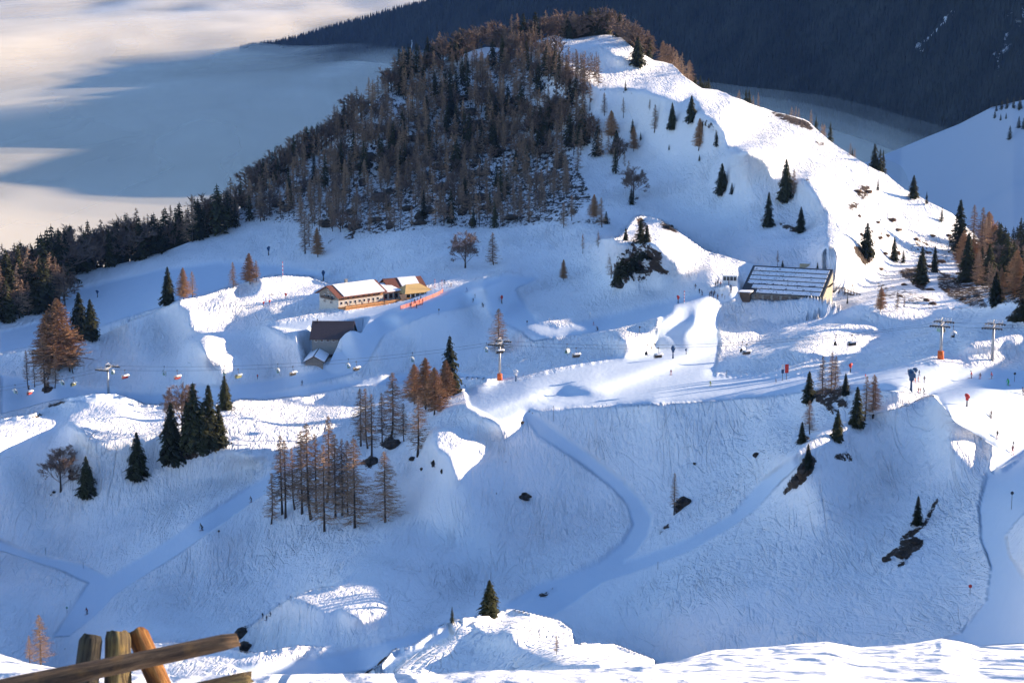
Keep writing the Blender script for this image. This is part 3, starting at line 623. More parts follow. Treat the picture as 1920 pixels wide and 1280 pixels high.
# dark ranges far beyond the fog
def far_range():
    cols=np.arange(-500,1200,20.0); nc=len(cols)
    y=np.array([14+2*math.sin(c/60) for c in cols]); k=np.linspace(0,1,14)[:,None]
    PY=y[None,:]*(1-k)+(-70+25*np.sin(cols/170.0))[None,:]*k; PX=np.broadcast_to(cols,PY.shape)
    V=ray(PX,PY)*(15000+k*2500)[...,None]; V[...,2]+=60*fbm(V[...,0]/900,V[...,1]/900,70,4)
    o=link('hills',mesh_np('hills',V.reshape(-1,3),grid_faces(14,nc),True,[M_WOODFLOOR],{'snow':(np.zeros(V.shape[:2])+0.25).ravel()})); tag(o,kind='structure')
far_range()
FSL=[(1560,330,2600),(1690,277,2700),(1740,256,2600),(1800,232,2500),(1860,201,2400),(1900,192,2300),(2000,170,2200),(2600,120,2000)]
def far_slope():
    cols=np.concatenate([np.arange(1560,2000,4.0),np.arange(2000,2600,25.0)]); nc=len(cols); nr=60
    ty=np.interp(cols,[a[0] for a in FSL],[a[1] for a in FSL]); td=np.interp(cols,[a[0] for a in FSL],[a[2] for a in FSL])
    k=np.linspace(0,1,nr)[:,None]; PY=560*(1-k)+ty[None,:]*k; PX=np.broadcast_to(cols,PY.shape)
    D=1500*(1-k)+td[None,:]*k
    V=ray(PX,PY)*D[...,None]; V[...,2]+=np.sin(k*3.14159)*8*fbm(V[...,0]/120,V[...,1]/200,80,4)
    top=V[-1].copy(); e=[]
    for dr,dz in ((30,-6),(150,-70),(500,-300)):
        q=top.copy(); q[:,1]+=dr; q[:,2]+=dz; e.append(q)
    al=np.concatenate([V,np.stack(e)],0)
    o=link('snow_hill',mesh_np('snow_hill',al.reshape(-1,3),grid_faces(nr+3,nc),True,[M_FARSNOW],{'snow':np.ones(al.shape[:2]).ravel()})); tag(o,kind='structure')
    def at(px,py):
        k=(560-py)/(560-np.interp(px,[a[0] for a in FSL],[a[1] for a in FSL])); d=1500*(1-k)+np.interp(px,[a[0] for a in FSL],[a[2] for a in FSL])*k
        return Vector(ray(px,py)*d)
    return at
far_at=far_slope()
# valley fog: a few thin soft layers over a billowing floor
def fog():
    t=NT('valley_fog'); t.b.inputs['Base Color'].default_value=(0.98,0.92,0.78,1); t.b.inputs['Roughness'].default_value=1; t.b.inputs['Specular IOR Level'].default_value=0.0
    t2=NT('fog_veil'); t2.b.inputs['Base Color'].default_value=(0.98,0.92,0.78,1); t2.b.inputs['Roughness'].default_value=1; t2.b.inputs['Specular IOR Level'].default_value=0.0
    g=t2.node('ShaderNodeNewGeometry'); nz=t2.node('ShaderNodeTexNoise',i_Scale=0.0016,i_Detail=4.0); t2.l(g.outputs['Position'],nz.inputs['Vector'])
    mpp=t2.node('ShaderNodeMapping'); mpp.inputs['Scale'].default_value=(1.0,0.22,1.0); t2.l(g.outputs['Position'],mpp.inputs['Vector']); t2.l(mpp.outputs[0],nz.inputs['Vector']); r=t2.ramp(nz.outputs['Fac'],[(0.30,(0.0,0.0,0.0)),(0.72,(0.55,0.55,0.55))]); t2.l(r.outputs[0],t2.b.inputs['Alpha'])
    nx,ny=220,260
    x=np.linspace(-9000,3400,nx)[None,:]; y=1150*(26000/1150)**np.linspace(0,1,ny)[:,None]
    X=np.broadcast_to(x,(ny,nx)); Y=np.broadcast_to(y,(ny,nx))
    base=-330+60*fbm(X/1000+3,Y/4200,90,3)+6*fbm(X/420,Y/1500,95,2)+10*np.clip((Y-6000)/3000,0,6)
    for k,dz in enumerate((0,9,18,28,38,50)):
        Z=base+dz+(0 if k==0 else 14*fbm(X/600+k*5,Y/2200,100+k,3))
        me=mesh_np('fog_bank',np.stack([X,Y,Z],-1).reshape(-1,3),grid_faces(ny,nx),True,[t.m if k==0 else t2.m])
        o=link('fog_bank',me)
        tag(o,('thick pale fog filling the valley beyond the slopes' if k==0 else 'thin veil of mist drifting above the valley fog'),'fog','fog layers in the valley',kind='stuff')
fog()
print('far done',round(time.time()-T_START,1))

# ---------------------------------------------------------------- trees
M_BARK=plain('bark',(0.060,0.045,0.036),0.9,scale=6.0,bump=0.4)
def needle_mat(name,lo,hi):
    t=NT(name); oi=t.node('ShaderNodeObjectInfo'); g=t.node('ShaderNodeNewGeometry'); nz=t.node('ShaderNodeTexNoise',i_Scale=0.9,i_Detail=4.0); t.l(g.outputs['Position'],nz.inputs['Vector'])
    f=t.math('ADD',t.math('MULTIPLY',oi.outputs['Random'],0.45),t.math('MULTIPLY',nz.outputs['Fac'],0.65))
    r=t.ramp(f,[(0.25,lo),(0.85,hi)]); t.l(r.outputs[0],t.b.inputs['Base Color']); t.b.inputs['Roughness'].default_value=0.85; t.b.inputs['Specular IOR Level'].default_value=0.1
    return t.m
M_SPRUCE=needle_mat('spruce_needles',(0.010,0.015,0.010),(0.060,0.062,0.028))
M_LARCH=needle_mat('larch_twigs',(0.17,0.125,0.098),(0.41,0.265,0.165))
M_SUNLARCH=needle_mat('sun_tinted_larch_twigs',(0.21,0.125,0.075),(0.48,0.27,0.14))  # larch twigs again, with the sun's orange put into their colour
M_BEECH=needle_mat('beech_twigs',(0.12,0.095,0.085),(0.26,0.175,0.130))
class Tris:
    def __init__(s): s.v=[]; s.f=[]
    def tri(s,a,b,c):
        n=len(s.v); s.v+= [a,b,c]; s.f.append((n,n+1,n+2))
    def rib(s,a,b,wa,wb,side):
        n=len(s.v); s.v+=[a-side*wa,a+side*wa,b+side*wb,b-side*wb]; s.f.append((n,n+1,n+2,n+3))
    def mesh(s,name,mat,smooth=False):
        me=bpy.data.meshes.new(name); me.from_pydata([tuple(v) for v in s.v],[],s.f); me.materials.append(mat); me.update()
        return me
def trunk_mesh(h,r,lean=(0,0),butt=0.0,name='trunk',seg=6,top=0.95,curve=0.0):
    bm=bmesh.new(); rings=[]
    N=7
    for i in range(N+1):
        t=i/N*top; rr=r*(1-t)**0.85+0.003*h*0.2; cx=lean[0]*t*h+curve*h*math.exp(-t*9); cy=lean[1]*t*h
        if i==0: rr*=1.35
        rings.append([bm.verts.new((cx+math.cos(a*2*math.pi/seg)*rr,cy+math.sin(a*2*math.pi/seg)*rr,t*h-(0.045 if i==0 else 0))) for a in range(seg)])
    for i in range(N):
        for a in range(seg): bm.faces.new((rings[i][a],rings[i][(a+1)%seg],rings[i+1][(a+1)%seg],rings[i+1][a]))
    bm.faces.new(rings[-1]); me=bpy.data.meshes.new(name); bm.to_mesh(me); bm.free(); me.materials.append(M_BARK)
    for p in me.polygons: p.use_smooth=True
    return me
def rv(rnd,s=1): return Vector((rnd.uniform(-s,s),rnd.uniform(-s,s),rnd.uniform(-s,s)))
def spruce_mesh(seed,w=0.19,low=0.04,dens=1.0,ragged=0.3):
    """height 1"""
    rnd=random.Random(seed); T=Tris(); nt=int(36*dens)
    for i in range(nt):
        t=i/nt; z=low+(1-low)*(t**0.92); rad=w*(1-z)**0.72*(0.72+0.42*rnd.random())*(1 if z>low+0.06 else 0.75)+0.006
        nb=int(7+8*(1-z))
        for b in range(nb):
            a=b/nb*6.283+rnd.random()*0.9+i; L=rad*rnd.uniform(1-ragged,1.12); zz=z+rnd.uniform(-.012,.012)
            d=Vector((math.cos(a),math.sin(a),0)); s=Vector((-d.y,d.x,0))
            p0=Vector((0,0,zz+0.012)); p1=d*L*0.55+Vector((0,0,zz-L*0.10)); p2=d*L+Vector((0,0,zz-L*0.32+rnd.uniform(-.01,.01)))
            wd=L*0.20+0.006
            T.rib(p0,p1,wd*0.35,wd,s); T.rib(p1,p2,wd,wd*0.12,s)
            # hanging sprays
            for q in range(2):
                c=p1.lerp(p2,rnd.random()); T.tri(c-s*wd*0.9,c+s*wd*0.5,c+Vector((0,0,-0.022-L*0.22*rnd.random()))+d*0.01)
            for sg in (-1,1):
                c=p0.lerp(p2,0.45+0.3*rnd.random()); T.tri(c-d*0.012,c+d*0.014,c+s*sg*(wd*1.5)+d*L*0.13+Vector((0,0,-0.012)))
    T.tri(Vector((-.006,0,0.96)),Vector((.006,0,0.96)),Vector((0,0,1.03))); T.tri(Vector((0,-.006,0.96)),Vector((0,.006,0.96)),Vector((0,0,1.03)))
    return T.mesh('crown',M_SPRUCE)
def larch_mesh(seed,w=0.17,low=0.12,n=120,lean=(0,0),thick=1.0,mat=None,tw=11):
    rnd=random.Random(seed); T=Tris()
    for i in range(n):
        t=(i+rnd.random())/n; z=low+(1-low)*t**0.9; a=rnd.random()*6.283
        L=w*((1-z)**0.75)*rnd.uniform(0.55,1.1)*(1.0 if z>low+0.15 else 0.55+0.45*(z-low)/0.15)+0.012
        d=Vector((math.cos(a),math.sin(a),0)); up=Vector((0,0,1)); s=Vector((-d.y,d.x,0))
        o=Vector((lean[0]*z,lean[1]*z,z)); p1=o+d*L*0.5+up*(-L*0.12); p2=o+d*L+up*(L*rnd.uniform(-0.30,0.05))
        T.rib(o,p1,0.0030*thick,0.0018*thick,up); T.rib(p1,p2,0.0018*thick,0.0008*thick,up)
        for q in range(tw):
            f=0.25+0.75*rnd.random(); c=(o.lerp(p1,f*2) if f<0.5 else p1.lerp(p2,f*2-1)); sg=rnd.choice((-1,1))
            e=c+s*sg*L*0.26*rnd.uniform(0.4,1.1)+d*L*0.12*rnd.random()+up*rnd.uniform(-0.03,0.012)
            T.tri(c-up*0.0016*thick,c+up*0.0016*thick+d*0.002,e)
    top=Vector((lean[0],lean[1],1.0)); T.tri(top-Vector((.003,0,.08)),top+Vector((.003,0,-.08)),top+Vector((0,0,0.01)))
    return T.mesh('crown',mat or M_LARCH)
def beech_mesh(seed,spread=0.40,mat=None,depth=6,thick=1.6):
    rnd=random.Random(seed); T=Tris()
    def grow(p,d,L,w,lev):
        e=p+d*L; s=d.cross(rv(rnd)); s=s.normalized() if s.length>1e-4 else Vector((1,0,0))
        T.rib(p,e,w,w*0.7,s)
        if lev==0:
            for q in range(4):
                c=p.lerp(e,rnd.random()); x=c+(d+rv(rnd,0.9)).normalized()*L*0.9; T.tri(c-s*0.0022*thick,c+s*0.0022*thick,x)
            return
        for q in range(3 if lev>1 else 4):
            nd=(d+rv(rnd,0.62)+Vector((0,0,0.10))).normalized(); grow(e if q<2 else p.lerp(e,0.6),nd,L*rnd.uniform(0.62,0.85),w*0.62,lev-1)
    for k in range(9):
        a=k/9*6.283*2.3+rnd.random(); grow(Vector((0,0,0.10+0.045*k)),Vector((math.cos(a)*spread*1.6,math.sin(a)*spread*1.6,0.75)).normalized(),0.19,0.007*thick,depth-1)
    grow(Vector((0,0,0.42)),Vector((0,0,1)),0.19,0.010*thick,depth-1)
    zs=max(v.z for v in T.v); T.v=[Vector((v.x/zs,v.y/zs,v.z/zs)) for v in T.v]
    return T.mesh('crown',mat or M_BEECH)
SPR=[spruce_mesh(1,0.25,ragged=0.5),spruce_mesh(2,0.22,ragged=0.55),spruce_mesh(3,0.31,low=0.02,dens=1.1,ragged=0.45),spruce_mesh(4,0.19,low=0.08,ragged=0.65)]
LAR=[larch_mesh(11,0.23,0.10,190,thick=1.4,tw=14),larch_mesh(12,0.19,0.16,180,thick=1.4,tw=14),larch_mesh(13,0.28,0.05,230,thick=1.4,tw=15),larch_mesh(14,0.16,0.22,150,thick=1.4,tw=13),larch_mesh(15,0.24,0.12,210,thick=1.4,tw=14)]
LARD=[larch_mesh(21,0.36,0.10,420,thick=2.4,tw=18,mat=M_SUNLARCH),larch_mesh(22,0.32,0.12,400,thick=2.4,tw=18,mat=M_SUNLARCH)]
LARM=[larch_mesh(24,0.30,0.10,240,thick=2.0,tw=16)]
BEE=[beech_mesh(31),beech_mesh(32,0.5)]
LARS=[larch_mesh(41,0.21,0.16,90,thick=2.8,tw=10),larch_mesh(42,0.17,0.26,80,thick=2.8,tw=10),larch_mesh(43,0.24,0.10,100,thick=2.8,tw=10)]
BEES=[beech_mesh(51,0.4,depth=4,thick=3.2),beech_mesh(52,0.5,depth=4,thick=3.2)]
SPRS=[spruce_mesh(61,0.24,dens=0.5,ragged=0.5),spruce_mesh(62,0.20,low=0.12,dens=0.5,ragged=0.6),spruce_mesh(63,0.27,dens=0.5,ragged=0.5)]
TRK={'spruce':trunk_mesh(1,0.016),'larch':trunk_mesh(1,0.011,butt=1),'larch_c':trunk_mesh(1,0.012,curve=0.03),'beech':trunk_mesh(1,0.020,top=0.7)}
KIND={'spruce':('spruce_tree','spruce tree'),'larch':('larch_tree','larch tree'),'beech':('beech_tree','bare tree')}
QUEUE=[]
def tree(kind,loc,h,label,crown=None,group=None,parts=True,rnd=random,wide=1.0):
    nm,cat=KIND[kind]
    cr=crown or rnd.choice({'spruce':SPR,'larch':LAR,'beech':BEE}[kind])
    rz=rnd.uniform(0,6.28)
    if parts:
        e=empty(nm,loc,rz); e.scale=(h*wide,h*wide,h); tag(e,label,cat,group)
        tk=TRK[kind] if kind!='larch' or rnd.random()<0.5 else TRK['larch_c']
        o=link('trunk',tk,e); c=link('crown',cr,e); return e
    QUEUE.append((kind,cr,Vector(loc),h,wide,rz,label,group)); return None
# merged single meshes (crown and trunk) for the small far ones
def joined(cr,tk,name):
    bm=bmesh.new(); bm.from_mesh(cr); nf=len(bm.faces); bm.from_mesh(tk); bm.faces.ensure_lookup_table()
    for f in bm.faces[nf:]: f.material_index=1
    me=bpy.data.meshes.new(name); bm.to_mesh(me); bm.free(); me.materials.append(cr.materials[0]); me.materials.append(M_BARK); return me
FAR={'spruce':[joined(c,TRK['spruce'],'spruce_tree') for c in SPRS],'larch':[joined(c,TRK['larch'],'larch_tree') for c in LARS],'beech':[joined(c,TRK['beech'],'beech_tree') for c in BEES]}
# single trees and clumps: kind, foot px, foot py, height px, crown, width, label
HERO=[
 ('larch',510,981,95,0,1.1,'smallest bare larch at the left foot of the large larch clump below the snow plateau'),
 ('larch',528,962,148,1,1.0,'tall thin bare larch, second from left in the large larch clump below the snow plateau'),
 ('larch',535,968,145,3,1.0,'slim bare larch, third from left in the large larch clump'),
 ('larch',566,963,158,4,1.0,'bare larch left of the tallest trunk in the large larch clump'),
 ('larch',577,973,184,1,1.1,'tallest bare larch with a thick dark trunk in the large larch clump'),
 ('larch',592,960,150,3,1.1,'slender bare larch right behind the tallest trunk of the large larch clump'),
 ('larch',608,992,165,0,1.0,'bare larch with the lowest foot in the middle of the large larch clump'),
 ('larch',616,942,164,1,1.0,'bare larch with its foot highest on the slope in the large larch clump'),
 ('larch',629,968,160,4,0.9,'bare larch with a pale brown top in the right half of the large larch clump'),
 ('larch',641,965,148,3,1.0,'thin bare larch squeezed between two thicker ones, right half of the large clump'),
 ('larch',652,963,143,0,1.0,'bare larch with rusty top left of the widest larch of the large clump'),
 ('larch',665,988,172,2,1.0,'widest rusty topped larch at the right of the large clump'),
 ('larch',722,978,136,2,1.15,'orange topped larch standing alone just right of the large larch clump'),
 ('larch',548,957,120,3,1.0,'short thin bare larch between the left pair and the tall ones of the clump'),
 ('larch',676,834,110,0,1.1,'bare larch farthest left in the upper larch group on the plateau edge'),
 ('larch',686,838,116,1,1.0,'tall thin leaning bare larch in the upper group, second from left'),
 ('larch',697,862,127,3,1.2,'bare larch with the lowest dark rooted foot in the upper larch group'),
 ('larch',736,820,125,2,1.15,'broad bare larch rising from dark rocks in the middle of the upper larch group'),
 ('larch',756,828,75,1,1.0,'short slim larch between the broad one and the orange one'),
 ('larch',784,852,112,4,1.25,'bright orange brown larch in front of the orange clump beside the plateau'),
 ('larch',716,828,95,1,1.0,'thin bare larch left of the dark rocks in the upper larch group'),
 ('larch',777,755,76,'D0',1.2,'dark twigged dense larch at the left of the orange clump below the tall spruce'),
 ('larch',797,770,98,'D1',1.15,'dense orange larch at the heart of the orange clump'),
 ('larch',815,776,90,'D0',1.15,'dense orange larch with a bare lower trunk at the right front of the orange clump'),
 ('larch',835,752,76,'D1',1.1,'dense orange brown larch against the tall spruce'),
 ('spruce',843,742,113,0,1.05,'tall dark spruce behind the orange larches near the lift pylon'),
 ('larch',935,664,86,2,1.2,'bare grey larch standing right behind the middle lift pylon'),
 ('spruce',365,845,128,0,1.15,'tallest dark spruce in the middle of the clump on the left plateau'),
 ('spruce',392,836,116,1,1.2,'narrow dark spruce in the plateau clump, right of the tallest'),
 ('spruce',322,868,112,2,0.95,'broad dark spruce standing lowest at the left of the plateau clump'),
 ('spruce',422,768,66,2,0.9,'olive green spruce behind the right end of the plateau clump'),
 ('beech',342,805,90,0,1.0,'bare round topped tree behind the plateau spruce clump'),
 ('spruce',350,850,98,3,1.2,'thin dark spruce at the left of the tallest in the plateau clump'),
 ('spruce',381,846,92,2,0.9,'dense low spruce filling the foot of the plateau clump'),
 ('spruce',410,835,78,2,0.95,'spruce with sunlit edge at the right of the plateau clump'),
 ('spruce',257,897,88,2,0.95,'single dark spruce on the shaded slope left of the plateau clump'),
 ('beech',113,922,86,1,1.0,'bare spreading tree on the shaded slope at the left'),
 ('spruce',163,931,76,2,1.0,'small dark spruce beside the bare spreading tree at the left'),
 ('larch',112,700,136,'D0',1.25,'large dense orange larch catching the sun at the left'),
 ('larch',92,705,118,'D1',1.2,'dark brown dense larch behind the large orange one at the left'),
 ('spruce',150,640,92,2,1.0,'dark spruce right of the large orange larch at the left'),
 ('spruce',170,636,74,2,1.0,'dark bushy spruce farthest right behind the large orange larch'),
 ('larch',128,700,92,'D1',1.0,'dark larch below the right side of the large orange larch'),
 ('larch',50,727,72,3,1.1,'slim bare larch near the left edge under the lift cable'),
 ('larch',83,727,100,0,1.1,'bare larch with spreading lower limbs below the orange larch'),
 ('larch',103,725,62,1,1.0,'short bare larch near the left lift pylon'),
 ('larch',134,702,68,4,1.0,'short dark larch at the lower right of the orange larch'),
 ('larch',64,722,62,3,1.0,'short slim larch beside the slim one at the left edge'),
 ('spruce',315,572,72,2,0.85,'dark spruce on the knoll left of the lodge, broadest of three'),
 ('larch',343,562,60,'D0',0.9,'dark larch against the spruce on the knoll left of the lodge'),
 ('larch',361,558,50,0,1.1,'small bare larch, last of the row on the knoll left of the lodge'),
 ('larch',436,541,50,4,1.1,'bare larch left of the pair at the crest above the knoll'),
 ('larch',466,533,58,'D0',1.0,'broad bare larch at the crest left of the flag pole'),
 ('larch',481,529,40,4,1.2,'small bare larch right of the broad one at the crest'),
 ('larch',571,476,80,0,1.1,'bare larch standing out below the forest edge above the lodge'),
 ('larch',594,481,56,'D1',1.0,'dense dark larch beside the one below the forest edge'),
 ('larch',579,462,62,1,1.0,'thin bare larch just above the forest edge pair over the lodge'),
 ('beech',871,502,72,0,1.0,'round topped bare tree alone on the slope above the lodge run'),
 ('larch',922,495,62,2,1.05,'bare larch alone right of the round topped bare tree'),
 ('larch',1092,477,38,2,1.1,'small pale larch left of the rocky sunlit knoll'),
 ('larch',1120,466,32,0,1.0,'tiny pale larch nearest the rocky sunlit knoll'),
 ('larch',1056,530,40,'D1',0.9,'small bare larch alone on the shaded bank below the knoll'),
 ('spruce',1172,525,95,3,1.2,'tall dark spruce on the left of the rocky knoll'),
 ('spruce',1201,492,80,3,1.3,'olive green sunlit spruce on the rocky knoll'),
 ('spruce',1211,486,64,0,1.1,'shorter sunlit spruce at the right of the rocky knoll'),
 ('spruce',1158,538,50,2,1.1,'low dark spruce at the foot of the rocky knoll'),
 ('spruce',1186,510,60,2,1.0,'dark spruce in the shadow between the two on the rocky knoll'),
 ('larch',1146,520,56,0,1.1,'faint bare larch left of the rocky knoll spruces'),
 ('spruce',1353,363,58,2,1.0,'broad dark spruce alone on the shaded hillside, left of three'),
 ('spruce',1371,364,22,2,1.2,'bushy little spruce touching the broad one on the hillside'),
 ('spruce',1472,379,78,2,0.85,'tall spruce in the middle of the upper hillside'),
 ('larch',1487,372,50,4,1.0,'brown larch leaning on the tall hillside spruce'),
 ('spruce',1440,425,64,0,0.95,'spruce below the tall one on the hillside, half brown with sun'),
 ('spruce',1500,433,48,2,0.85,'small spruce right of the half brown one above the lift station'),
 ('spruce',1623,482,64,2,1.0,'dark spruce on a bare patch above the right end of the lift station'),
 ('spruce',1675,490,44,0,1.0,'small spruce on the sunny slope right of the lift station'),
 ('spruce',1692,493,24,0,1.0,'tiny spruce next to the small one on the sunny slope'),
 ('spruce',1726,530,68,2,0.9,'wide spruce on dark rocks on the sunny slope'),
 ('spruce',1752,510,48,1,1.0,'thin spruce right of the wide one on dark rocks'),
 ('spruce',1765,418,28,0,1.0,'tiny spruce near the sunny skyline'),
 ('spruce',1712,374,42,2,1.0,'spruce on the skyline where the sunny ridge drops'),
 ('spruce',1736,386,24,0,1.0,'tiny spruce right of the skyline spruce'),
 ('spruce',1645,360,22,0,1.0,'tiny spruce on the sunny ridge'),
 ('spruce',1797,476,100,3,1.3,'tall spruce at the left of the wood on the right skyline'),
 ('larch',1838,482,92,4,1.0,'orange larch on the right skyline'),
 ('larch',1824,470,86,0,1.0,'slim brown larch between the tall spruce and the orange larch'),
 ('spruce',1812,528,90,1,1.2,'dark spruce low in the wood on the right'),
 ('spruce',1852,532,76,0,1.2,'dark spruce in the centre of the wood on the right'),
 ('spruce',1865,572,62,2,1.0,'spruce at the lowest tip of the wood on the right'),
 ('larch',1650,583,46,'D1',1.0,'small sunlit larch on the sunny slope behind the shaded ridge'),
 ('larch',1680,583,36,'D0',1.0,'small brown larch right of the sunlit one'),
 ('larch',1694,584,30,'D1',1.0,'tiny sunlit larch farthest right of the three'),
 ('spruce',1561,546,24,1,1.2,'small spruce at the right end wall of the lift station'),
 ('spruce',1571,549,18,1,1.2,'tiny spruce next to the one at the station wall'),
 ('spruce',1532,507,20,2,1.2,'small spruce behind the station roof corner'),
 ('larch',1457,499,30,0,1.1,'faint little larch behind the station roof'),
 ('spruce',1467,500,13,2,1.2,'very small spruce behind the station roof, beside the faint larch'),
 ('spruce',1587,571,17,0,0.8,'tiny spruce in front of the wooden ramp right of the station'),
 ('spruce',1516,752,60,1,1.3,'narrow dark spruce on the bank, left of the larch group right of centre'),
 ('larch',1540,742,78,0,1.0,'bare larch behind the narrow spruce on the bank'),
 ('larch',1558,733,76,1,1.1,'tall bare larch with pinkish top on the bank'),
 ('larch',1565,733,70,4,0.9,'twin of the pinkish topped larch, just right of it'),
 ('spruce',1584,738,42,1,1.2,'small spruce at the right of the pinkish topped larches'),
 ('spruce',1605,802,76,1,1.2,'dark narrow spruce at the crest of the shaded slope'),
 ('larch',1622,790,84,1,1.1,'bare larch beside the narrow spruce at the crest'),
 ('larch',1635,782,80,0,1.2,'bare larch in the middle of the crest pair with long branches'),
 ('larch',1640,779,74,4,1.1,'bare larch at the right of the crest group'),
 ('larch',1515,812,66,4,1.2,'bare grey larch above the small spruce in the hollow'),
 ('spruce',1503,832,42,1,1.3,'small dark spruce in the hollow under the grey larch'),
 ('spruce',1569,827,60,2,0.9,'full dark spruce on the sunny strip of the crest'),
 ('spruce',1514,880,48,1,1.2,'scrawny spruce above the dark rock band'),
 ('larch',1262,968,80,3,1.1,'thin bare larch alone beside the curved piste'),
 ('spruce',1719,985,56,1,1.1,'small feathery spruce above the rock bands on the right slope'),
 ('spruce',918,1154,70,2,1.15,'dark spruce on top of the near snow knoll'),
 ('spruce',847,1168,34,2,0.9,'small spruce at the left shoulder of the near snow knoll'),
 ('larch',1043,1226,38,0,1.1,'tiny bare larch sapling on the near snow knoll'),
 ('larch',77,1243,92,2,1.1,'bare larch rising behind the wooden fence at the lower left'),
 ('larch',56,1240,50,4,1.0,'small reddish larch left of the one behind the wooden fence'),
 ('spruce',1195,124,54,2,1.25,'broad dark spruce near the top of the snowy hill'),
 ('spruce',1172,172,20,0,1.0,'tiny spruce under the summit'),
 ('larch',1217,207,20,0,1.0,'tiny larch above the pale one on the upper slope'),
 ('larch',1226,248,50,0,1.0,'pale bare larch on the upper slope'),
 ('spruce',1259,244,50,2,0.8,'brownish spruce right of the pale larch on the upper slope'),
 ('spruce',1295,232,50,2,0.95,'spruce highest on the upper slope'),
 ('larch',1311,282,58,'D1',0.9,'rusty larch below the highest spruce of the upper slope'),
 ('spruce',1342,272,36,2,0.95,'small neat spruce farthest right on the upper slope'),
 ('larch',1132,220,44,1,1.2,'faint larch left on the upper slope'),
 ('larch',1167,222,38,'D0',1.1,'bushy pale larch on the upper slope'),
 ('spruce',1185,250,26,1,1.2,'dark little spruce above an orange larch at the wood edge'),
 ('larch',1186,284,46,'D1',0.9,'orange larch at the wood edge'),
 ('larch',1145,262,52,'D0',1.0,'orange dense larch in the wood edge by the open slope'),
 ('spruce',1155,290,44,2,1.1,'dark bushy spruce below the orange dense larch'),
 ('spruce',1200,264,16,0,1.0,'tiny dark spruce alone on the rippled slope'),
 ('spruce',1183,384,32,2,1.1,'small dark spruce under the brown round tree'),
 ('beech',1187,368,58,0,1.1,'brown round bare tree at the lower corner of the forest'),
 ('spruce',1311,303,12,2,1.2,'tiny spruce below the rusty larch'),
 ('spruce',1254,283,12,0,1.0,'tiny spruce seedling on the rippled slope'),
 ('larch',1055,430,48,0,1.0,'bare larch at the bottom edge of the forest'),
 ('larch',1071,416,48,1,1.1,'bare larch with dark foot at the bottom edge of the forest'),
 ('larch',1113,412,46,'D0',1.0,'dense grey larch outside the forest corner'),
 ('larch',1126,427,56,0,1.1,'grey larch with the lowest foot outside the forest corner'),
 ('spruce',1136,418,24,2,1.4,'dark scrub spruce outside the forest corner'),
]
hr=random.Random(5)
for kind,px,py,hp,cr,wd,lab in HERO:
    P=on(px,py); h=hz(P,hp)
    if isinstance(cr,str): m=LARD[int(cr[1])]
    else: m={'spruce':SPR,'larch':LAR,'beech':BEE}[kind][cr]
    big=hp>=40
    if big: tree(kind,P,h,lab,m,rnd=hr,wide=wd*(1.15 if kind=='larch' else 1.08))
    else:
        mm=hr.choice(FAR[kind]); tree(kind,P,h,lab,mm,parts=False,rnd=hr,wide=wd*1.1)
# the wood on the hill
FOREST=[(428,425),(445,392),(480,360),(560,300),(640,245),(700,195),(745,150),(800,122),(850,112),(900,118),(960,95),(1012,92),(1045,118),(1080,150),(1105,180),(1108,235),(1092,285),(1085,330),(1065,375),(1030,400),(980,425),(900,428),(830,422),(760,430),(700,440),(640,438),(570,432),(480,415)]
def scatter(poly,n,mind,seed,tries=40):
    r=random.Random(seed); xs=[p[0] for p in poly]; ys=[p[1] for p in poly]; pts=[]
    for _ in range(n*tries):
        if len(pts)>=n: break
        x=r.uniform(min(xs),max(xs)); y=r.uniform(min(ys),max(ys))
        if not inpoly(np.array([x]),np.array([y]),poly)[0]: continue
        if any((x-a)**2+((y-b)*1.6)**2<mind*mind for a,b in pts): continue
        pts.append((x,y))
    return pts
GL={'larch':('bare larch among the dense wood on the shaded side of the hill','larches in the wood on the hill'),
    'beech':('bare broadleaf tree among the dense wood on the shaded side of the hill','broadleaf trees in the wood on the hill'),
    'spruce':('dark spruce among the dense wood on the shaded side of the hill','spruces in the wood on the hill')}
fr_=random.Random(99)
for (x,y) in scatter(FOREST,680,6.6,3):
    u=fr_.random(); k='larch' if u<0.62 else ('beech' if u<0.84 else 'spruce')
    if y>330 and fr_.random()<0.35: k='larch'
    P=on(x,y); hp=(fr_.uniform(38,66) if k!='beech' else fr_.uniform(30,48))*(0.8 if y<150 else 1)
    tree(k,P,hz(P,hp),GL[k][0],fr_.choice(FAR[k]),GL[k][1],parts=False,rnd=fr_,wide=fr_.uniform(0.9,1.35))
# rows along crests; depth beyond the crest
def rowtrees(n,xr,crest,off,hr_,mix,label,group,seed,dense=False,wide=(1,1.4),drop=0.0,parts=False):
    r=random.Random(seed)
    for i in range(n):
        x=xr[0]+(xr[1]-xr[0])*(i+r.random())/n; yc=np.interp(x,[c[0] for c in crest],[c[1] for c in crest]); o_=r.uniform(*off)
        if o_>=0: P=on(x,yc+o_)
        else:
            P=on(x,yc+1); s=-o_*1.3; P=P+Vector((P.x/P.y*s,s,-s*(0.12+drop)))
        hp=r.uniform(*hr_); u=r.random(); k='spruce' if u<mix[0] else ('larch' if u<mix[0]+mix[1] else 'beech')
        lb=label[k] if isinstance(label,dict) else label
        m=r.choice(FAR[k]) if not (dense and k=='larch') else r.choice(LARM+LARS+(LARD if xr[0]>1700 else []))
        tree(k,P,hz(P,hp),lb,m,(group[k] if isinstance(group,dict) else group),parts=False,rnd=r,wide=r.uniform(*wide))
BL={'spruce':'dark spruce in the belt of trees along the crest at the left','larch':'bare dark larch in the belt of trees along the crest at the left','beech':'bare bushy tree in the belt along the crest at the left'}
BG={'spruce':'spruces along the left crest','larch':'larches along the left crest','beech':'bare trees along the left crest'}
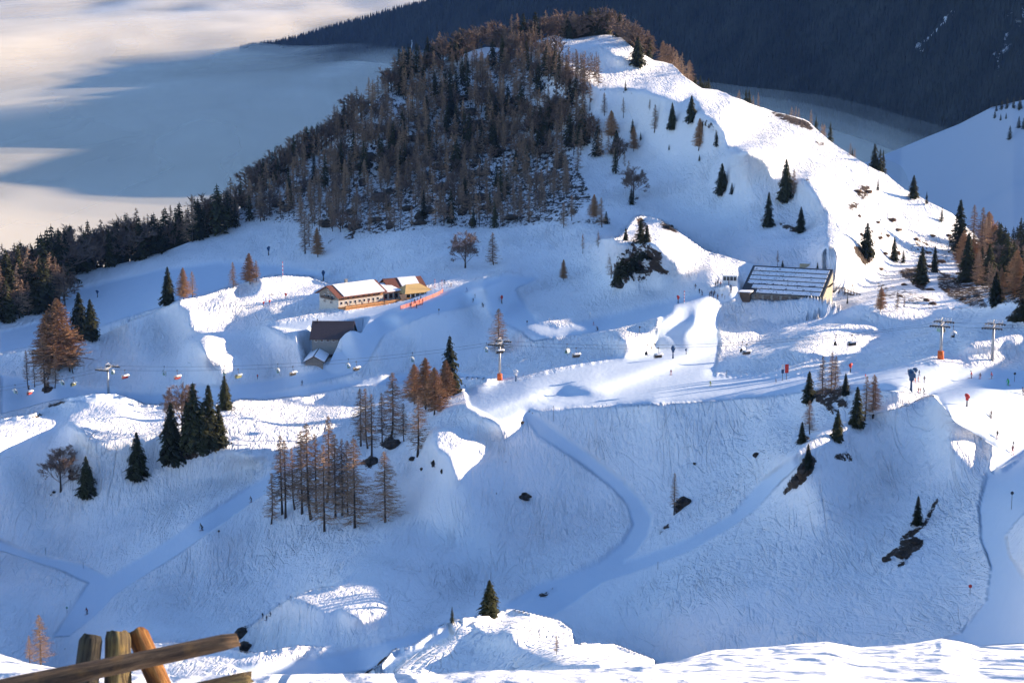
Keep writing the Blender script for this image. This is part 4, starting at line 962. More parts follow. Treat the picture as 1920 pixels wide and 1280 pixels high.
rowtrees(95,(-40,432),SIL,(-14,2),(58,96),(0.45,0.35),BL,BG,21,drop=0.08,wide=(1.1,1.6))
rowtrees(60,(-40,135),[(-40,590),(0,585),(60,580),(135,520)],(-45,6),(80,125),(0.55,0.35),BL,BG,22,wide=(1.1,1.6))
rowtrees(20,(-40,125),[(-40,600),(60,592),(125,560)],(-6,8),(70,105),(0.5,0.4),BL,BG,23,wide=(1.1,1.6))
rowtrees(16,(0,125),[(0,560),(125,545)],(-5,40),(60,80),(0.4,0.5),BL,BG,24,wide=(1.2,1.7))
SL={'spruce':'dark spruce on the wooded left skyline of the hill','larch':'larch on the wooded left skyline of the hill','beech':'bare tree on the wooded left skyline of the hill'}
SG={'spruce':'spruces on the hill skyline','larch':'larches on the hill skyline','beech':'bare trees on the hill skyline'}
rowtrees(70,(425,860),SIL,(-7,6),(34,60),(0.28,0.42),SL,SG,25,wide=(1.1,1.5))
TL={'spruce':'dark spruce behind the summit of the hill','larch':'orange larch behind the summit of the hill','beech':'rust brown bare tree behind the summit of the hill'}
TG={'spruce':'spruces behind the summit','larch':'larches behind the summit','beech':'bare trees behind the summit'}
rowtrees(44,(850,1172),SIL,(-16,-2),(38,62),(0.20,0.35),TL,TG,26,dense=True,wide=(1.2,1.7))
rowtrees(14,(1060,1140),SIL,(-6,-1),(28,42),(0.85,0.1),TL,TG,27,wide=(1.2,1.7))
rowtrees(16,(1170,1222),SIL,(-14,-3),(30,52),(0.2,0.3),TL,TG,28,dense=True,wide=(1.2,1.6))
RL={'spruce':'spruce peeking over the sunny right skyline of the hill','larch':'orange larch peeking over the sunny right skyline of the hill','beech':'brown bare tree peeking over the sunny right skyline'}
RG={'spruce':'spruces over the right skyline','larch':'larches over the right skyline','beech':'bare trees over the right skyline'}
rowtrees(14,(1238,1295),SIL,(-22,-10),(42,56),(0.15,0.7),RL,RG,29,dense=True,wide=(1,1.4),drop=0.15)
rowtrees(9,(1295,1330),SIL,(-20,-8),(24,36),(0.6,0.2),RL,RG,30,drop=0.15)
rowtrees(5,(1384,1424),SIL,(-16,-8),(26,38),(0.5,0.5),RL,RG,31,drop=0.15)
rowtrees(5,(1518,1560),SIL,(-16,-8),(34,50),(0.7,0.3),RL,RG,32,drop=0.15)
rowtrees(3,(1480,1500),SIL,(-10,-4),(18,24),(0.2,0.8),RL,RG,33,drop=0.15)
rowtrees(3,(1590,1606),SIL,(-12,-8),(24,32),(0.7,0.3),RL,RG,34,drop=0.15)
rowtrees(4,(1634,1656),SIL,(-12,-8),(44,58),(1,0.0),RL,RG,35,drop=0.15)
WL={'spruce':'dark spruce within the mixed wood at the right edge below the skyline','larch':'orange brown larch within the mixed wood at the right edge below the skyline','beech':'brown bare tree within the mixed wood at the right edge'}
WG={'spruce':'spruces in the right wood','larch':'larches in the right wood','beech':'bare trees in the right wood'}
rowtrees(34,(1845,1950),[(1845,478),(1880,505),(1920,560),(1950,575)],(-26,20),(62,90),(0.35,0.6),WL,WG,36,dense=True,wide=(1.1,1.5))
rowtrees(12,(1800,1880),[(1800,500),(1880,560)],(-10,18),(50,80),(0.5,0.5),WL,WG,37,dense=True)
# summit slopes: bare poles and orange crowns in the upper wood
UL={'spruce':'dark spruce in the sunlit upper wood under the summit','larch':'sunlit orange larch in the upper wood under the summit','beech':'rusty bare tree in the upper wood under the summit'}
UG={'spruce':'spruces in the upper wood','larch':'larches in the upper wood','beech':'bare trees in the upper wood'}
rowtrees(34,(940,1050),[(940,118),(1010,98),(1050,120)],(-12,40),(40,62),(0.1,0.7),UL,UG,38,wide=(1,1.3))
rowtrees(12,(1072,1122),[(1072,150),(1122,155)],(-4,8),(48,60),(0,1),UL,UG,39,wide=(0.8,1.1))
rowtrees(22,(1078,1180),[(1078,250),(1120,270),(1180,330)],(-25,28),(36,56),(0.3,0.55),{k:'bare or dark tree of the dense wood' for k in GL},{'larch':'larches at the wood edge','beech':'bare trees at the wood edge','spruce':'spruces at the wood edge'},40,dense=True)
# dark firs on the far snow slope and the near right edge
for i,(x,y,h) in enumerate([(1893,262,26),(1868,210,16),(1878,206,18),(1888,204,20),(1900,205,22),(1912,206,24),(1910,240,22),(1918,244,22),(1865,222,14),(1876,226,12),(1886,224,12)]):
    P=far_at(x,y); tree('spruce',P,hz(P,h),'dark fir on the shaded far snow slope at the right edge',SPRS[i%3],'firs on the far snow slope',parts=False,rnd=hr,wide=1.3)
r_=random.Random(77)
for i in range(20):
    x=1872+(i/20)*100+r_.uniform(-3,3); y=500+r_.uniform(-40,20); d=1150+r_.uniform(0,60); P=Vector(ray(x,y)*d); ytop=470-(x-1870)*1.3
    tree('spruce',P,hz(P,max(35,y-ytop+r_.uniform(-8,12))),'dark fir in the shaded stand beyond the right skyline, '+['tall','middling','short'][i%3],r_.choice(SPRS),'firs beyond the right skyline',parts=False,rnd=r_,wide=0.9)
for i,(x,y,h) in enumerate([(1905,602,30),(1915,600,42),(1925,598,48),(1895,600,14),(1912,606,22),(1920,604,30)]):
    P=on(x,y); tree('spruce',P,hz(P,h),'low dark fir on the rocks at the right edge above the pylons',SPRS[i%3],'firs on the right edge rocks',parts=False,rnd=hr,wide=1.9)
# individuals: the largest of each kind in view; the remainder of a kind is one mass of wood
def place_queue():
    for kind in ('spruce','larch','beech'):
        nm,cat=KIND[kind]
        q=[t for t in QUEUE if t[0]==kind]; hero=sum(1 for o in C.objects if o.type=='EMPTY' and o.name.startswith(nm))
        keep=[t for t in q if t[7] is None]; rest=[t for t in q if t[7] is not None]
        rest.sort(key=lambda t:-t[3]*(0.6+0.4*t[4])/t[2].length)
        room=max(0,298-hero-len(keep)); ind=keep+rest[:room]; mass=rest[room:]
        for (k,cr,loc,h,wd,rz,label,group) in ind:
            o=link(nm,cr); o.location=loc; o.rotation_euler=(0,0,rz); o.scale=(h*wd,h*wd,h)
            if group:
                x,y=proj(np.array(loc)); hp=h/loc.length*F
                size='towering' if hp>105 else 'very tall' if hp>84 else 'tall' if hp>66 else ('short' if hp<44 else 'middling')
                label=refine(label,x,y,size,kind)
                if 'hill wood' in label: group={'spruce':'spruces','larch':'larches','beech':'broadleaf trees'}[kind]+' in the wood on the hill'
            tag(o,label,cat,group)
            if group: NAMED.append((o,label,float(proj(np.array(loc))[0])))
        if mass:
            vs=[];fs={};off=0;cache={}
            tri=[];mi=[]
            for (k,cr,loc,h,wd,rz,label,group) in mass:
                if cr.name not in cache:
                    n=len(cr.vertices); a=np.empty(n*3,np.float32); cr.vertices.foreach_get('co',a)
                    cr.calc_loop_triangles(); m=len(cr.loop_triangles); t=np.empty(m*3,np.int32); cr.loop_triangles.foreach_get('vertices',t)
                    mm=np.empty(m,np.int32); cr.loop_triangles.foreach_get('material_index',mm)
                    cache[cr.name]=(a.reshape(-1,3),t.reshape(-1,3),mm)
                a,t,mm=cache[cr.name]; c,s_=math.cos(rz),math.sin(rz)
                v=np.stack([(a[:,0]*c-a[:,1]*s_)*h*wd+loc.x,(a[:,0]*s_+a[:,1]*c)*h*wd+loc.y,a[:,2]*h+loc.z],-1)
                vs.append(v); tri.append(t+off); mi.append(mm); off+=len(v)
            cm={'spruce':M_SPRUCE,'larch':M_LARCH,'beech':M_BEECH}[kind]
            me=mesh_np(nm.replace('_tree','_wood'),np.concatenate(vs),np.concatenate(tri),False,[cm,M_BARK])
            me.polygons.foreach_set('material_index',np.concatenate(mi)); me.update()
            o=link(nm.replace('_tree','_wood'),me); tag(o,'the smaller %s trees that fill the dense wood on the hill'%{'spruce':'spruce','larch':'bare larch','beech':'bare broadleaf'}[kind],'wood',kind='stuff')
        print(kind,'hero',hero,'ind',len(ind),'mass',len(mass))
ORD=['first','second','third','fourth','fifth','sixth','seventh','eighth','ninth','tenth','eleventh','twelfth']
def refine(label,x,y,size,kind):
    kn={'spruce':'dark spruce','larch':'bare larch','beech':'broadleaf tree'}[kind]
    if 'dense wood' in label or 'upper wood' in label:
        row=['topmost','upper','upper middle','lower middle','lower','bottom'][int(min(5,max(0,(y-90)/58)))]
        return '%s %s, %s row, %s column of hill wood'%(size,kn,row,ORD[int(min(11,max(0,(x-425)/62)))])
    if 'belt' in label: return '%s %s, %s stretch of the left crest belt'%(size,kn,ORD[int(min(11,max(0,(x+40)/40)))])
    if 'left skyline' in label: return '%s %s on hill skyline, %s stretch going up'%(size,kn,ORD[int(min(11,max(0,(x-425)/37)))])
    if 'behind the summit' in label: return '%s %s on wooded summit, %s stretch from left'%(size,kn,ORD[int(min(11,max(0,(x-850)/33)))])
    if 'mixed wood' in label: return '%s %s, %s strip of the right edge wood'%(size,kn,ORD[int(min(11,max(0,(x-1790)/16)))])
    return label
NAMED=[]
place_queue()
by={}
for o,lb,x in NAMED: by.setdefault(lb,[]).append((x,o))
for lb,l in by.items():
    l.sort(key=lambda t:t[0])
    if 1<len(l)<=12 and len(lb.split())<=12:
        for i,(x,o) in enumerate(l): o['label']=lb+(', left one' if len(l)==2 and i==0 else ', right one' if len(l)==2 else ', %s from left'%ORD[i])
print('trees done',round(time.time()-T_START,1), len(bpy.data.objects))

# ---------------------------------------------------------------- built things
class MB:
    def __init__(s): s.bm=bmesh.new()
    def box(s,x0,x1,y0,y1,z0,z1,mi=0):
        v=[s.bm.verts.new((x,y,z)) for z in (z0,z1) for y in (y0,y1) for x in (x0,x1)]
        for f in ((0,2,3,1),(4,5,7,6),(0,1,5,4),(2,6,7,3),(0,4,6,2),(1,3,7,5)):
            s.bm.faces.new([v[i] for i in f]).material_index=mi
        return s
    def prism(s,pts,y0,y1,mi=0):       # polygon in xz extruded along y
        a=[s.bm.verts.new((x,y0,z)) for x,z in pts]; b=[s.bm.verts.new((x,y1,z)) for x,z in pts]; n=len(pts)
        s.bm.faces.new(a).material_index=mi; s.bm.faces.new(b[::-1]).material_index=mi
        for i in range(n): s.bm.faces.new((a[i],b[i],b[(i+1)%n],a[(i+1)%n])).material_index=mi
        return s
    def prismx(s,pts,x0,x1,mi=0):      # polygon in yz extruded along x
        a=[s.bm.verts.new((x0,y,z)) for y,z in pts]; b=[s.bm.verts.new((x1,y,z)) for y,z in pts]; n=len(pts)
        s.bm.faces.new(a).material_index=mi; s.bm.faces.new(b[::-1]).material_index=mi
        for i in range(n): s.bm.faces.new((a[i],a[(i+1)%n],b[(i+1)%n],b[i])).material_index=mi
        return s
    def tube(s,pts,rs,seg=8,mi=0,cap=True):
        pts=[Vector(p) for p in pts]; rs=rs if isinstance(rs,(list,tuple)) else [rs]*len(pts); rings=[]
        for i,p in enumerate(pts):
            d=(pts[min(i+1,len(pts)-1)]-pts[max(i-1,0)]).normalized(); u=d.orthogonal().normalized() if abs(d.z)<0.9 else Vector((1,0,0)); u=(u-d*u.dot(d)).normalized(); w=d.cross(u)
            rings.append([s.bm.verts.new(p+(u*math.cos(a*2*math.pi/seg)+w*math.sin(a*2*math.pi/seg))*rs[i]) for a in range(seg)])
        for i in range(len(pts)-1):
            for a in range(seg):
                f=s.bm.faces.new((rings[i][a],rings[i][(a+1)%seg],rings[i+1][(a+1)%seg],rings[i+1][a])); f.smooth=True; f.material_index=mi
        if cap: s.bm.faces.new(rings[0][::-1]).material_index=mi; s.bm.faces.new(rings[-1]).material_index=mi
        return s
    def ball(s,c,rx,ry,rz,mi=0,seg=10,rings=7):
        m=Matrix.Translation(Vector(c))@Matrix.Diagonal((rx,ry,rz,1)); r=bmesh.ops.create_uvsphere(s.bm,u_segments=seg,v_segments=rings,radius=1,matrix=m)
        for f in {f for v in r['verts'] for f in v.link_faces}: f.smooth=True; f.material_index=mi
        return s
    def obj(s,name,mats,parent=None,bevel=0.0):
        if bevel: 
            try: bmesh.ops.bevel(s.bm,geom=[e for e in s.bm.edges if not e.smooth or len(e.link_faces)==2 and e.calc_face_angle(0)>0.9],offset=bevel,segments=1,affect='EDGES')
            except Exception: pass
        bmesh.ops.recalc_face_normals(s.bm,faces=s.bm.faces)
        me=bpy.data.meshes.new(name); s.bm.to_mesh(me); s.bm.free()
        for m in (mats if isinstance(mats,(list,tuple)) else [mats]): me.materials.append(m)
        return link(name,me,parent)
def copy_tree(o,parent=None):
    c=o.copy(); C.objects.link(c); c.parent=parent
    for ch in list(o.children): copy_tree(ch,c)
    return c
def boards(name,col,dark,scale=(1,1,6),rough=0.8):
    t=NT(name); tc=t.node('ShaderNodeTexCoord'); mp=t.node('ShaderNodeMapping'); mp.inputs['Scale'].default_value=scale; t.l(tc.outputs['Object'],mp.inputs['Vector'])
    w=t.node('ShaderNodeTexWave',wave_type='BANDS',i_Scale=1.0,i_Distortion=0.4,i_Detail=2.0); w.bands_direction='Z' if scale[2]>scale[0] else 'X'; t.l(mp.outputs[0],w.inputs['Vector'])
    nz=t.node('ShaderNodeTexNoise',i_Scale=1.5,i_Detail=5.0); t.l(tc.outputs['Object'],nz.inputs['Vector'])
    f=t.math('ADD',t.math('MULTIPLY',w.outputs['Fac'],0.4),t.math('MULTIPLY',nz.outputs['Fac'],0.7)); r=t.ramp(f,[(0.25,dark),(0.75,col)])
    t.l(r.outputs[0],t.b.inputs['Base Color']); t.b.inputs['Roughness'].default_value=rough
    bp=t.node('ShaderNodeBump',i_Strength=0.4,i_Distance=0.03); t.l(w.outputs['Fac'],bp.inputs['Height']); t.l(bp.outputs[0],t.b.inputs['Normal'])
    return t.m
def softsnow(name='roof_snow'):
    t=NT(name); tc=t.node('ShaderNodeTexCoord'); nz=t.node('ShaderNodeTexNoise',i_Scale=0.7,i_Detail=4.0); t.l(tc.outputs['Object'],nz.inputs['Vector'])
    r=t.ramp(nz.outputs['Fac'],[(0.3,(0.80,0.83,0.88)),(0.7,(0.90,0.91,0.93))]); t.l(r.outputs[0],t.b.inputs['Base Color']); t.b.inputs['Roughness'].default_value=0.8
    bp=t.node('ShaderNodeBump',i_Strength=0.5,i_Distance=0.15); t.l(nz.outputs['Fac'],bp.inputs['Height']); t.l(bp.outputs[0],t.b.inputs['Normal']); return t.m
M_RSNOW=softsnow()
M_PLASTER=plain('white_plaster',(0.62,0.57,0.50),0.85,var=0.08,scale=1.5)
M_OWOOD=boards('orange_wood',(0.62,0.30,0.11),(0.36,0.16,0.06))
M_DWOOD=boards('dark_wood',(0.13,0.085,0.06),(0.05,0.035,0.028))
M_GWOOD=boards('grey_wood',(0.30,0.26,0.22),(0.17,0.145,0.12))
M_ROOFB=boards('brown_metal_roof',(0.085,0.055,0.052),(0.035,0.025,0.026),scale=(9,1,1),rough=0.5)
M_ROOFR=plain('red_brown_roof',(0.20,0.075,0.05),0.75,var=0.2,scale=2.0)
M_GLASS=plain('dark_window',(0.03,0.035,0.045),0.15,var=0.2,spec=0.6)
M_TAN=plain('tan_canvas',(0.62,0.42,0.17),0.8,var=0.1)
M_STEEL=plain('galvanised_steel',(0.42,0.42,0.42),0.45,metal=0.6,var=0.1,scale=1.0)
M_DSTEEL=plain('dark_steel',(0.07,0.07,0.075),0.5,metal=0.5)
M_ORANGE=plain('orange_pad',(0.75,0.14,0.03),0.7,var=0.1)
M_RED=plain('red_paint',(0.60,0.045,0.03),0.6,var=0.1)
M_BLUE=plain('blue_paint',(0.02,0.07,0.16),0.5,var=0.1)
M_WHITE=plain('white_paint',(0.75,0.75,0.75),0.6,var=0.05)
M_GREEN=plain('green_shell',(0.25,0.42,0.34),0.35,var=0.05)
M_YEL=plain('olive_shell',(0.22,0.22,0.09),0.4,var=0.05)
M_SHELL=plain('pale_bubble',(0.45,0.50,0.50),0.2,var=0.04,spec=0.6)
M_GREYC=plain('grey_concrete',(0.30,0.29,0.27),0.9,var=0.15)
M_BLACK=plain('black_rubber',(0.02,0.02,0.022),0.7)

def gable_house(name,P,rz,L,Wd,eave,ridge,wallm,roofm,label,cat,snow=None,over=0.9,gablem=None,snowlen=None):
    """x along the ridge from 0 to L, y from 0 (front) to Wd"""
    e=empty(name,P,rz); tag(e,label,cat)
    h=Wd/2
    b=MB(); b.prismx([(0,-4),(Wd,-4),(Wd,eave),(h,ridge),(0,eave)],0,L); b.obj('wall',wallm,e)
    sl=(ridge-eave)/h; th=0.28
    b=MB()
    b.prismx([(-over,eave-over*sl+0.02),(h,ridge+0.02),(h,ridge+th),(-over,eave-over*sl+th)],-over,L+over)
    b.prismx([(h+0.003,ridge+0.02),(Wd+over,eave-over*sl+0.02),(Wd+over,eave-over*sl+th),(h+0.003,ridge+th)],-over,L+over)
    b.obj('roof',roofm,e)
    if snow is not None:
        a0,a1=snow; b=MB(); b.prismx([(-over*0.8,eave-over*0.8*sl+th+0.01),(h-0.25,ridge-0.25*sl+th+0.01),(h-0.25,ridge-0.25*sl+th+0.3),(-over*0.8,eave-over*0.8*sl+th+0.32)],a0,a1); b.obj('snow_cover',M_RSNOW,e,bevel=0.08)
        b=MB(); b.prismx([(h+0.3,ridge-0.3*sl+th+0.01),(Wd+over*0.8,eave-over*0.8*sl+th+0.01),(Wd+over*0.8,eave-over*0.8*sl+th+0.32),(h+0.3,ridge-0.3*sl+th+0.3)],a0,a1); b.obj('snow_cover',M_RSNOW,e,bevel=0.08)
    return e
# --- the lodge
PL=PADBASE[3]-Vector((3.86,-4.6,0)); PL.z+=0.35
lod=gable_house('mountain_lodge',PL,R_(40),20.5,12.5,4.2,7.2,M_PLASTER,M_ROOFR,'long mountain lodge with snow covered roof, white walls and orange timber terrace','lodge',snow=(1.8,20.6),over=1.3)
b=MB(); b.box(0.0,20.5,-0.16,-0.003,2.55,4.1); b.obj('timber_facade',M_OWOOD,lod)
b=MB(); b.prismx([(0.4,2.6),(12.1,2.6),(12.1,4.1),(6.25,7.0),(0.4,4.1)],-0.14,-0.003); b.obj('gable_boarding',M_GWOOD,lod)
b=MB(); b.box(-1.3,-0.15,2.6,10.0,2.55,2.7); b.box(-1.3,-1.2,2.6,10.0,2.7,3.5); b.obj('balcony',M_DWOOD,lod)
for i in range(9):
    x=0.9+i*2.1; b=MB(); b.box(x,x+0.95,-0.08,0.02,0.9,2.0); w=b.obj('window',M_WHITE,lod); b=MB(); b.box(x+.1,x+0.85,-0.11,-0.083,1.0,1.9); b.obj('pane',M_GLASS,w)
for i in range(8):
    x=1.3+i*2.4; b=MB(); b.box(x,x+1.1,-0.22,-0.165,2.9,3.8); w=b.obj('window',M_DWOOD,lod); b=MB(); b.box(x+.1,x+1.0,-0.25,-0.223,3.0,3.7); b.obj('pane',M_GLASS,w)
for y,z in ((3.2,3.0),(5.6,3.0),(8.2,3.0),(5.8,4.9),(4.2,0.8),(8.4,0.8)):
    b=MB(); b.box(-0.22,-0.145,y,y+1.1,z,z+1.1); w=b.obj('window',M_WHITE,lod); b=MB(); b.box(-0.25,-0.223,y+.12,y+0.98,z+.12,z+.98); b.obj('pane',M_GLASS,w)
b=MB(); b.box(8.6,9.5,7.4,8.3,6.2,8.6); b.box(8.5,9.6,7.3,8.4,8.6,8.75); b.obj('chimney',M_GREYC,lod)
# terrace deck and its rail, benches
b=MB(); b.box(-0.5,33,-5.2,-0.2,-2.5,0.05); deck=b.obj('terrace_deck',M_OWOOD,lod)
b=MB()
for i in range(30): b.box(-0.5+i*1.15,-0.42+i*1.15,-5.25,-5.17,0.05,1.0)
b.box(-0.5,33,-5.3,-5.14,1.0,1.08); b.box(-0.5,33,-5.26,-5.2,0.35,0.85); b.obj('railing',M_OWOOD,deck)
for i in range(12):
    x=1.0+i*2.6; b=MB(); b.box(x,x+1.7,-3.6,-2.8,0.70,0.78); b.box(x,x+1.7,-4.2,-3.85,0.42,0.48); b.box(x,x+1.7,-2.55,-2.2,0.42,0.48); b.box(x+.2,x+.3,-4.1,-2.3,0.05,0.7); b.box(x+1.4,x+1.5,-4.1,-2.3,0.05,0.7); b.obj('table_bench',M_OWOOD,deck)
# connecting wing with snow, then the annex
b=MB(); b.box(20.5,29,0.6,9.5,-4,3.3); b.obj('wing_wall',M_PLASTER,lod)
for i in range(3):
    x=21.3+i*2.5; b=MB(); b.box(x,x+1.7,0.5,0.62,0.6,2.6); w=b.obj('window',M_OWOOD,lod); b=MB(); b.box(x+.15,x+1.55,0.46,0.497,0.75,2.45); b.obj('pane',M_GLASS,w)
b=MB(); b.prismx([(-0.4,3.0),(9.8,4.6),(9.8,4.9),(-0.4,3.3)],20.9,29.2); b.obj('wing_roof',M_ROOFR,lod)
b=MB(); b.prismx([(-0.3,3.32),(9.6,4.9),(9.6,5.2),(-0.3,3.62)],21.9,29.0); b.obj('snow_cover',M_RSNOW,lod,bevel=0.08)
ax=empty('annex',(0,0,0)); 
bpy.data.objects.remove(ax)
P2=Matrix.Rotation(R_(40),4,'Z')@Vector((27.5,4.5,0))+PL
an=gable_house('lodge_annex',P2,R_(26),14,11,3.4,6.4,M_OWOOD,M_ROOFR,'annex with rust red roof half under snow behind the tan canopy of the lodge','building',snow=(5,12.5),over=1.0)
# tan canopy pavilion with open front on posts
P3=Matrix.Rotation(R_(40),4,'Z')@Vector((28.5,-4.0,0))+PL
pv=empty('terrace_pavilion',P3,R_(32)); tag(pv,'tan canvas topped open pavilion on posts at the right end of the lodge terrace','pavilion')
b=MB(); bm=b.bm; base=[(-1,-1,2.7),(12,-1,2.7),(12,8,2.7),(-1,8,2.7)]; rid=[(2.2,4.0,5.4),(8.0,4.0,5.4)]
vb=[bm.verts.new(p) for p in base]; vr=[bm.verts.new(p) for p in rid]; vl=[bm.verts.new((p[0],p[1],p[2]-0.18)) for p in base]
bm.faces.new((vb[0],vb[1],vr[1],vr[0]));bm.faces.new((vb[1],vb[2],vr[1]));bm.faces.new((vb[2],vb[3],vr[0],vr[1]));bm.faces.new((vb[3],vb[0],vr[0]))
for i in range(4): bm.faces.new((vb[i],vl[i],vl[(i+1)%4],vb[(i+1)%4]))
bm.faces.new(vl); b.obj('canopy',M_TAN,pv)
for i in range(7):
    for y in (-0.7,7.6):
        b=MB(); b.box(-0.5+i*2,-0.3+i*2,y-.1,y+.1,-2,2.5); b.obj('post',M_WHITE,pv)
b=MB(); b.box(-0.9,11.9,-0.85,-0.75,0.0,1.0); b.obj('parapet',M_OWOOD,pv)
b=MB(); b.prismx([(-4.5,-1.2),(-0.9,2.6),(-0.9,2.75),(-4.8,-1.2)],-3.5,-0.9); b.obj('stair_roof',M_DWOOD,pv)
for i,(x,y) in enumerate([(13.4,1.5),(14.5,4.0),(16.0,2.2),(17.2,4.6)]):
    t_=empty('parasol',pv.matrix_basis@Vector((x,y,-0.4))); tag(t_,['rust brown parasol nearest the pavilion','rust brown parasol behind the nearest one at the pavilion','rust brown parasol third from the pavilion','rust brown parasol farthest from the pavilion'][i],'parasol','parasols beside the pavilion')
    b=MB(); b.tube([(0,0,0),(0,0,2.5)],0.04,6); b.obj('pole',M_STEEL,t_); b=MB(); b.tube([(0,0,2.1),(0,0,2.75)],[1.5,0.05],8); b.obj('canopy',M_ROOFR,t_)
# --- brown shed and small hut
PS=PADBASE[0].copy(); PS.x+=0.6; PS.y+=0.5; PS.z-=0.6
sh=gable_house('barn',PS,R_(-2),13.6,15.5,1.7,6.3,M_GREYC,M_ROOFB,'dark brown metal roofed shed below the lodge','shed',over=0.7)
for i in range(6):
    x=1.0+i*2.05; b=MB(); b.box(x,x+1.1,-0.1,-0.003,0.5,1.4); w=b.obj('window',M_WHITE,sh); b=MB(); b.box(x+.1,x+1.0,-0.13,-0.103,0.6,1.3); b.obj('pane',M_GLASS,w)
b=MB(); b.tube([(1.2,7.0,5.8),(1.2,7.0,7.4)],0.22,8); b.obj('chimney',M_DSTEEL,sh)
PH=PADBASE[1].copy(); PH.z-=0.7
hu=gable_house('hut',PH+Vector((0.2,0,0)),R_(88),19.5,6.0,2.1,3.8,M_GWOOD,M_DWOOD,'small wooden hut with pale snowy roof and double door in front of the brown shed','hut',snow=(-0.7,20.2),over=0.8)
# its gable faces the viewer: door leaves on the x=0 wall
for k in (0,1):
    b=MB(); b.box(-0.09,-0.003,1.1+k*1.95,2.95+k*1.95,0.0,1.95); b.obj('door',M_GWOOD,hu)
hu.location=PH+Vector((6.7,0.6,0))
# --- mid station with solar strips under snow
def panel_snow():
    t=NT('snowed_panels'); tc=t.node('ShaderNodeTexCoord'); mp=t.node('ShaderNodeMapping'); t.l(tc.outputs['Object'],mp.inputs['Vector'])
    br=t.node('ShaderNodeTexBrick',i_Scale=1.0); br.inputs['Mortar Size'].default_value=0.02; br.inputs['Brick Width'].default_value=1.0; br.inputs['Row Height'].default_value=0.8; t.l(mp.outputs[0],br.inputs['Vector'])
    nz=t.node('ShaderNodeTexNoise',i_Scale=1.3,i_Detail=6.0,i_Roughness=0.7); t.l(tc.outputs['Object'],nz.inputs['Vector'])
    nz2=t.node('ShaderNodeTexNoise',i_Scale=0.35,i_Detail=2.0); t.l(tc.outputs['Object'],nz2.inputs['Vector'])
    f=t.math('ADD',t.math('MULTIPLY',br.outputs['Fac'],0.10),t.math('ADD',nz.outputs['Fac'],t.math('MULTIPLY',nz2.outputs['Fac'],0.25)))
    r=t.ramp(f,[(0.70,(0.82,0.85,0.90)),(0.78,(0.05,0.06,0.09))]); t.l(r.outputs[0],t.b.inputs['Base Color']); t.b.inputs['Roughness'].default_value=0.6
    return t.m
M_PAN=panel_snow()
PM=PADBASE[2].copy(); PM.z-=1.9
st=empty('lift_station',PM,R_(-20)); tag(st,'large lift mid station with a broad roof striped by snow and solar rows','lift station')
W_,D_,e0,e1=29.0,17.5,2.6,9.0
b=MB(); b.prismx([(0,-4),(D_,-4),(D_,e1-0.3),(0,e0-0.3)],0.5,W_-0.5); b.obj('wall',M_GREYC,st)
b=MB(); b.prismx([(-0.8,e0-0.32),(D_+0.4,e1+0.16),(D_+0.4,e1+0.46),(-0.8,e0-0.02)],0,W_); b.obj('roof',M_DSTEEL,st)
sl=(e1-e0)/D_
for i in range(6):
    y0=-0.4+i*3.0; y1=y0+2.0
    z=lambda y:(e0-0.02)+(e1+0.48-e0)*(y+0.8)/(D_+1.2)+0.015
    b=MB(); b.prismx([(y0,z(y0)),(y1,z(y1)),(y1,z(y1)+0.22),(y0,z(y0)+0.20)],1.0+(4.5 if i==0 else (2.2 if i==1 else 0)),W_-1.0); b.obj('snow_strip',M_PAN,st)
b=MB(); b.prismx([(0.2,-4),(D_-0.2,-4),(D_-0.2,e1-0.4),(0.2,e0-0.4)],W_-0.48,W_+0.1); b.obj('end_wall',M_TAN if False else plain('pale_boards',(0.38,0.34,0.26),0.8),st)
b=MB(); b.box(0.3,3.8,-2.6,-0.1,-3,3.0); b.obj('entrance_bay',M_DWOOD,st); b=MB(); b.box(0.0,4.4,-3.1,0.4,3.03,3.4); b.obj('bay_snow',M_RSNOW,st,bevel=0.08)
for i in range(5):
    b=MB(); b.box(5.0+i*3.2,7.4+i*3.2,-0.1,-0.003,0.3,1.9); b.obj('window',M_GLASS,st)
# glazed wind screen on the plaza
PG=on(1367,531); gs=empty('wind_screen',PG,R_(-12)); tag(gs,'white framed glass wind screen with four panes left of the lift station','screen')
b=MB(); b.box(-2.6,2.6,0,0.1,-1,2.9); b.obj('frame',M_WHITE,gs)
for k in range(4):
    b=MB(); b.box(-2.3+k*1.2,-1.3+k*1.2,-0.05,-0.003,1.1,2.5); b.obj('pane',M_GLASS,gs)
# tan cabin above the roof
PC=on(1509,500); cbn=empty('equipment_cabin',PC,R_(-12)); tag(cbn,'tan open topped cabin with snow on it behind the station roof','cabin')
b=MB(); b.box(-2.3,2.3,0,2.6,-1.5,1.5); b.obj('wall',plain('tan_boards',(0.5,0.42,0.27),0.8),cbn); b=MB(); b.box(-2.5,1.5,-0.2,2.8,1.52,1.85); b.obj('snow_cover',M_RSNOW,cbn,bevel=0.08)
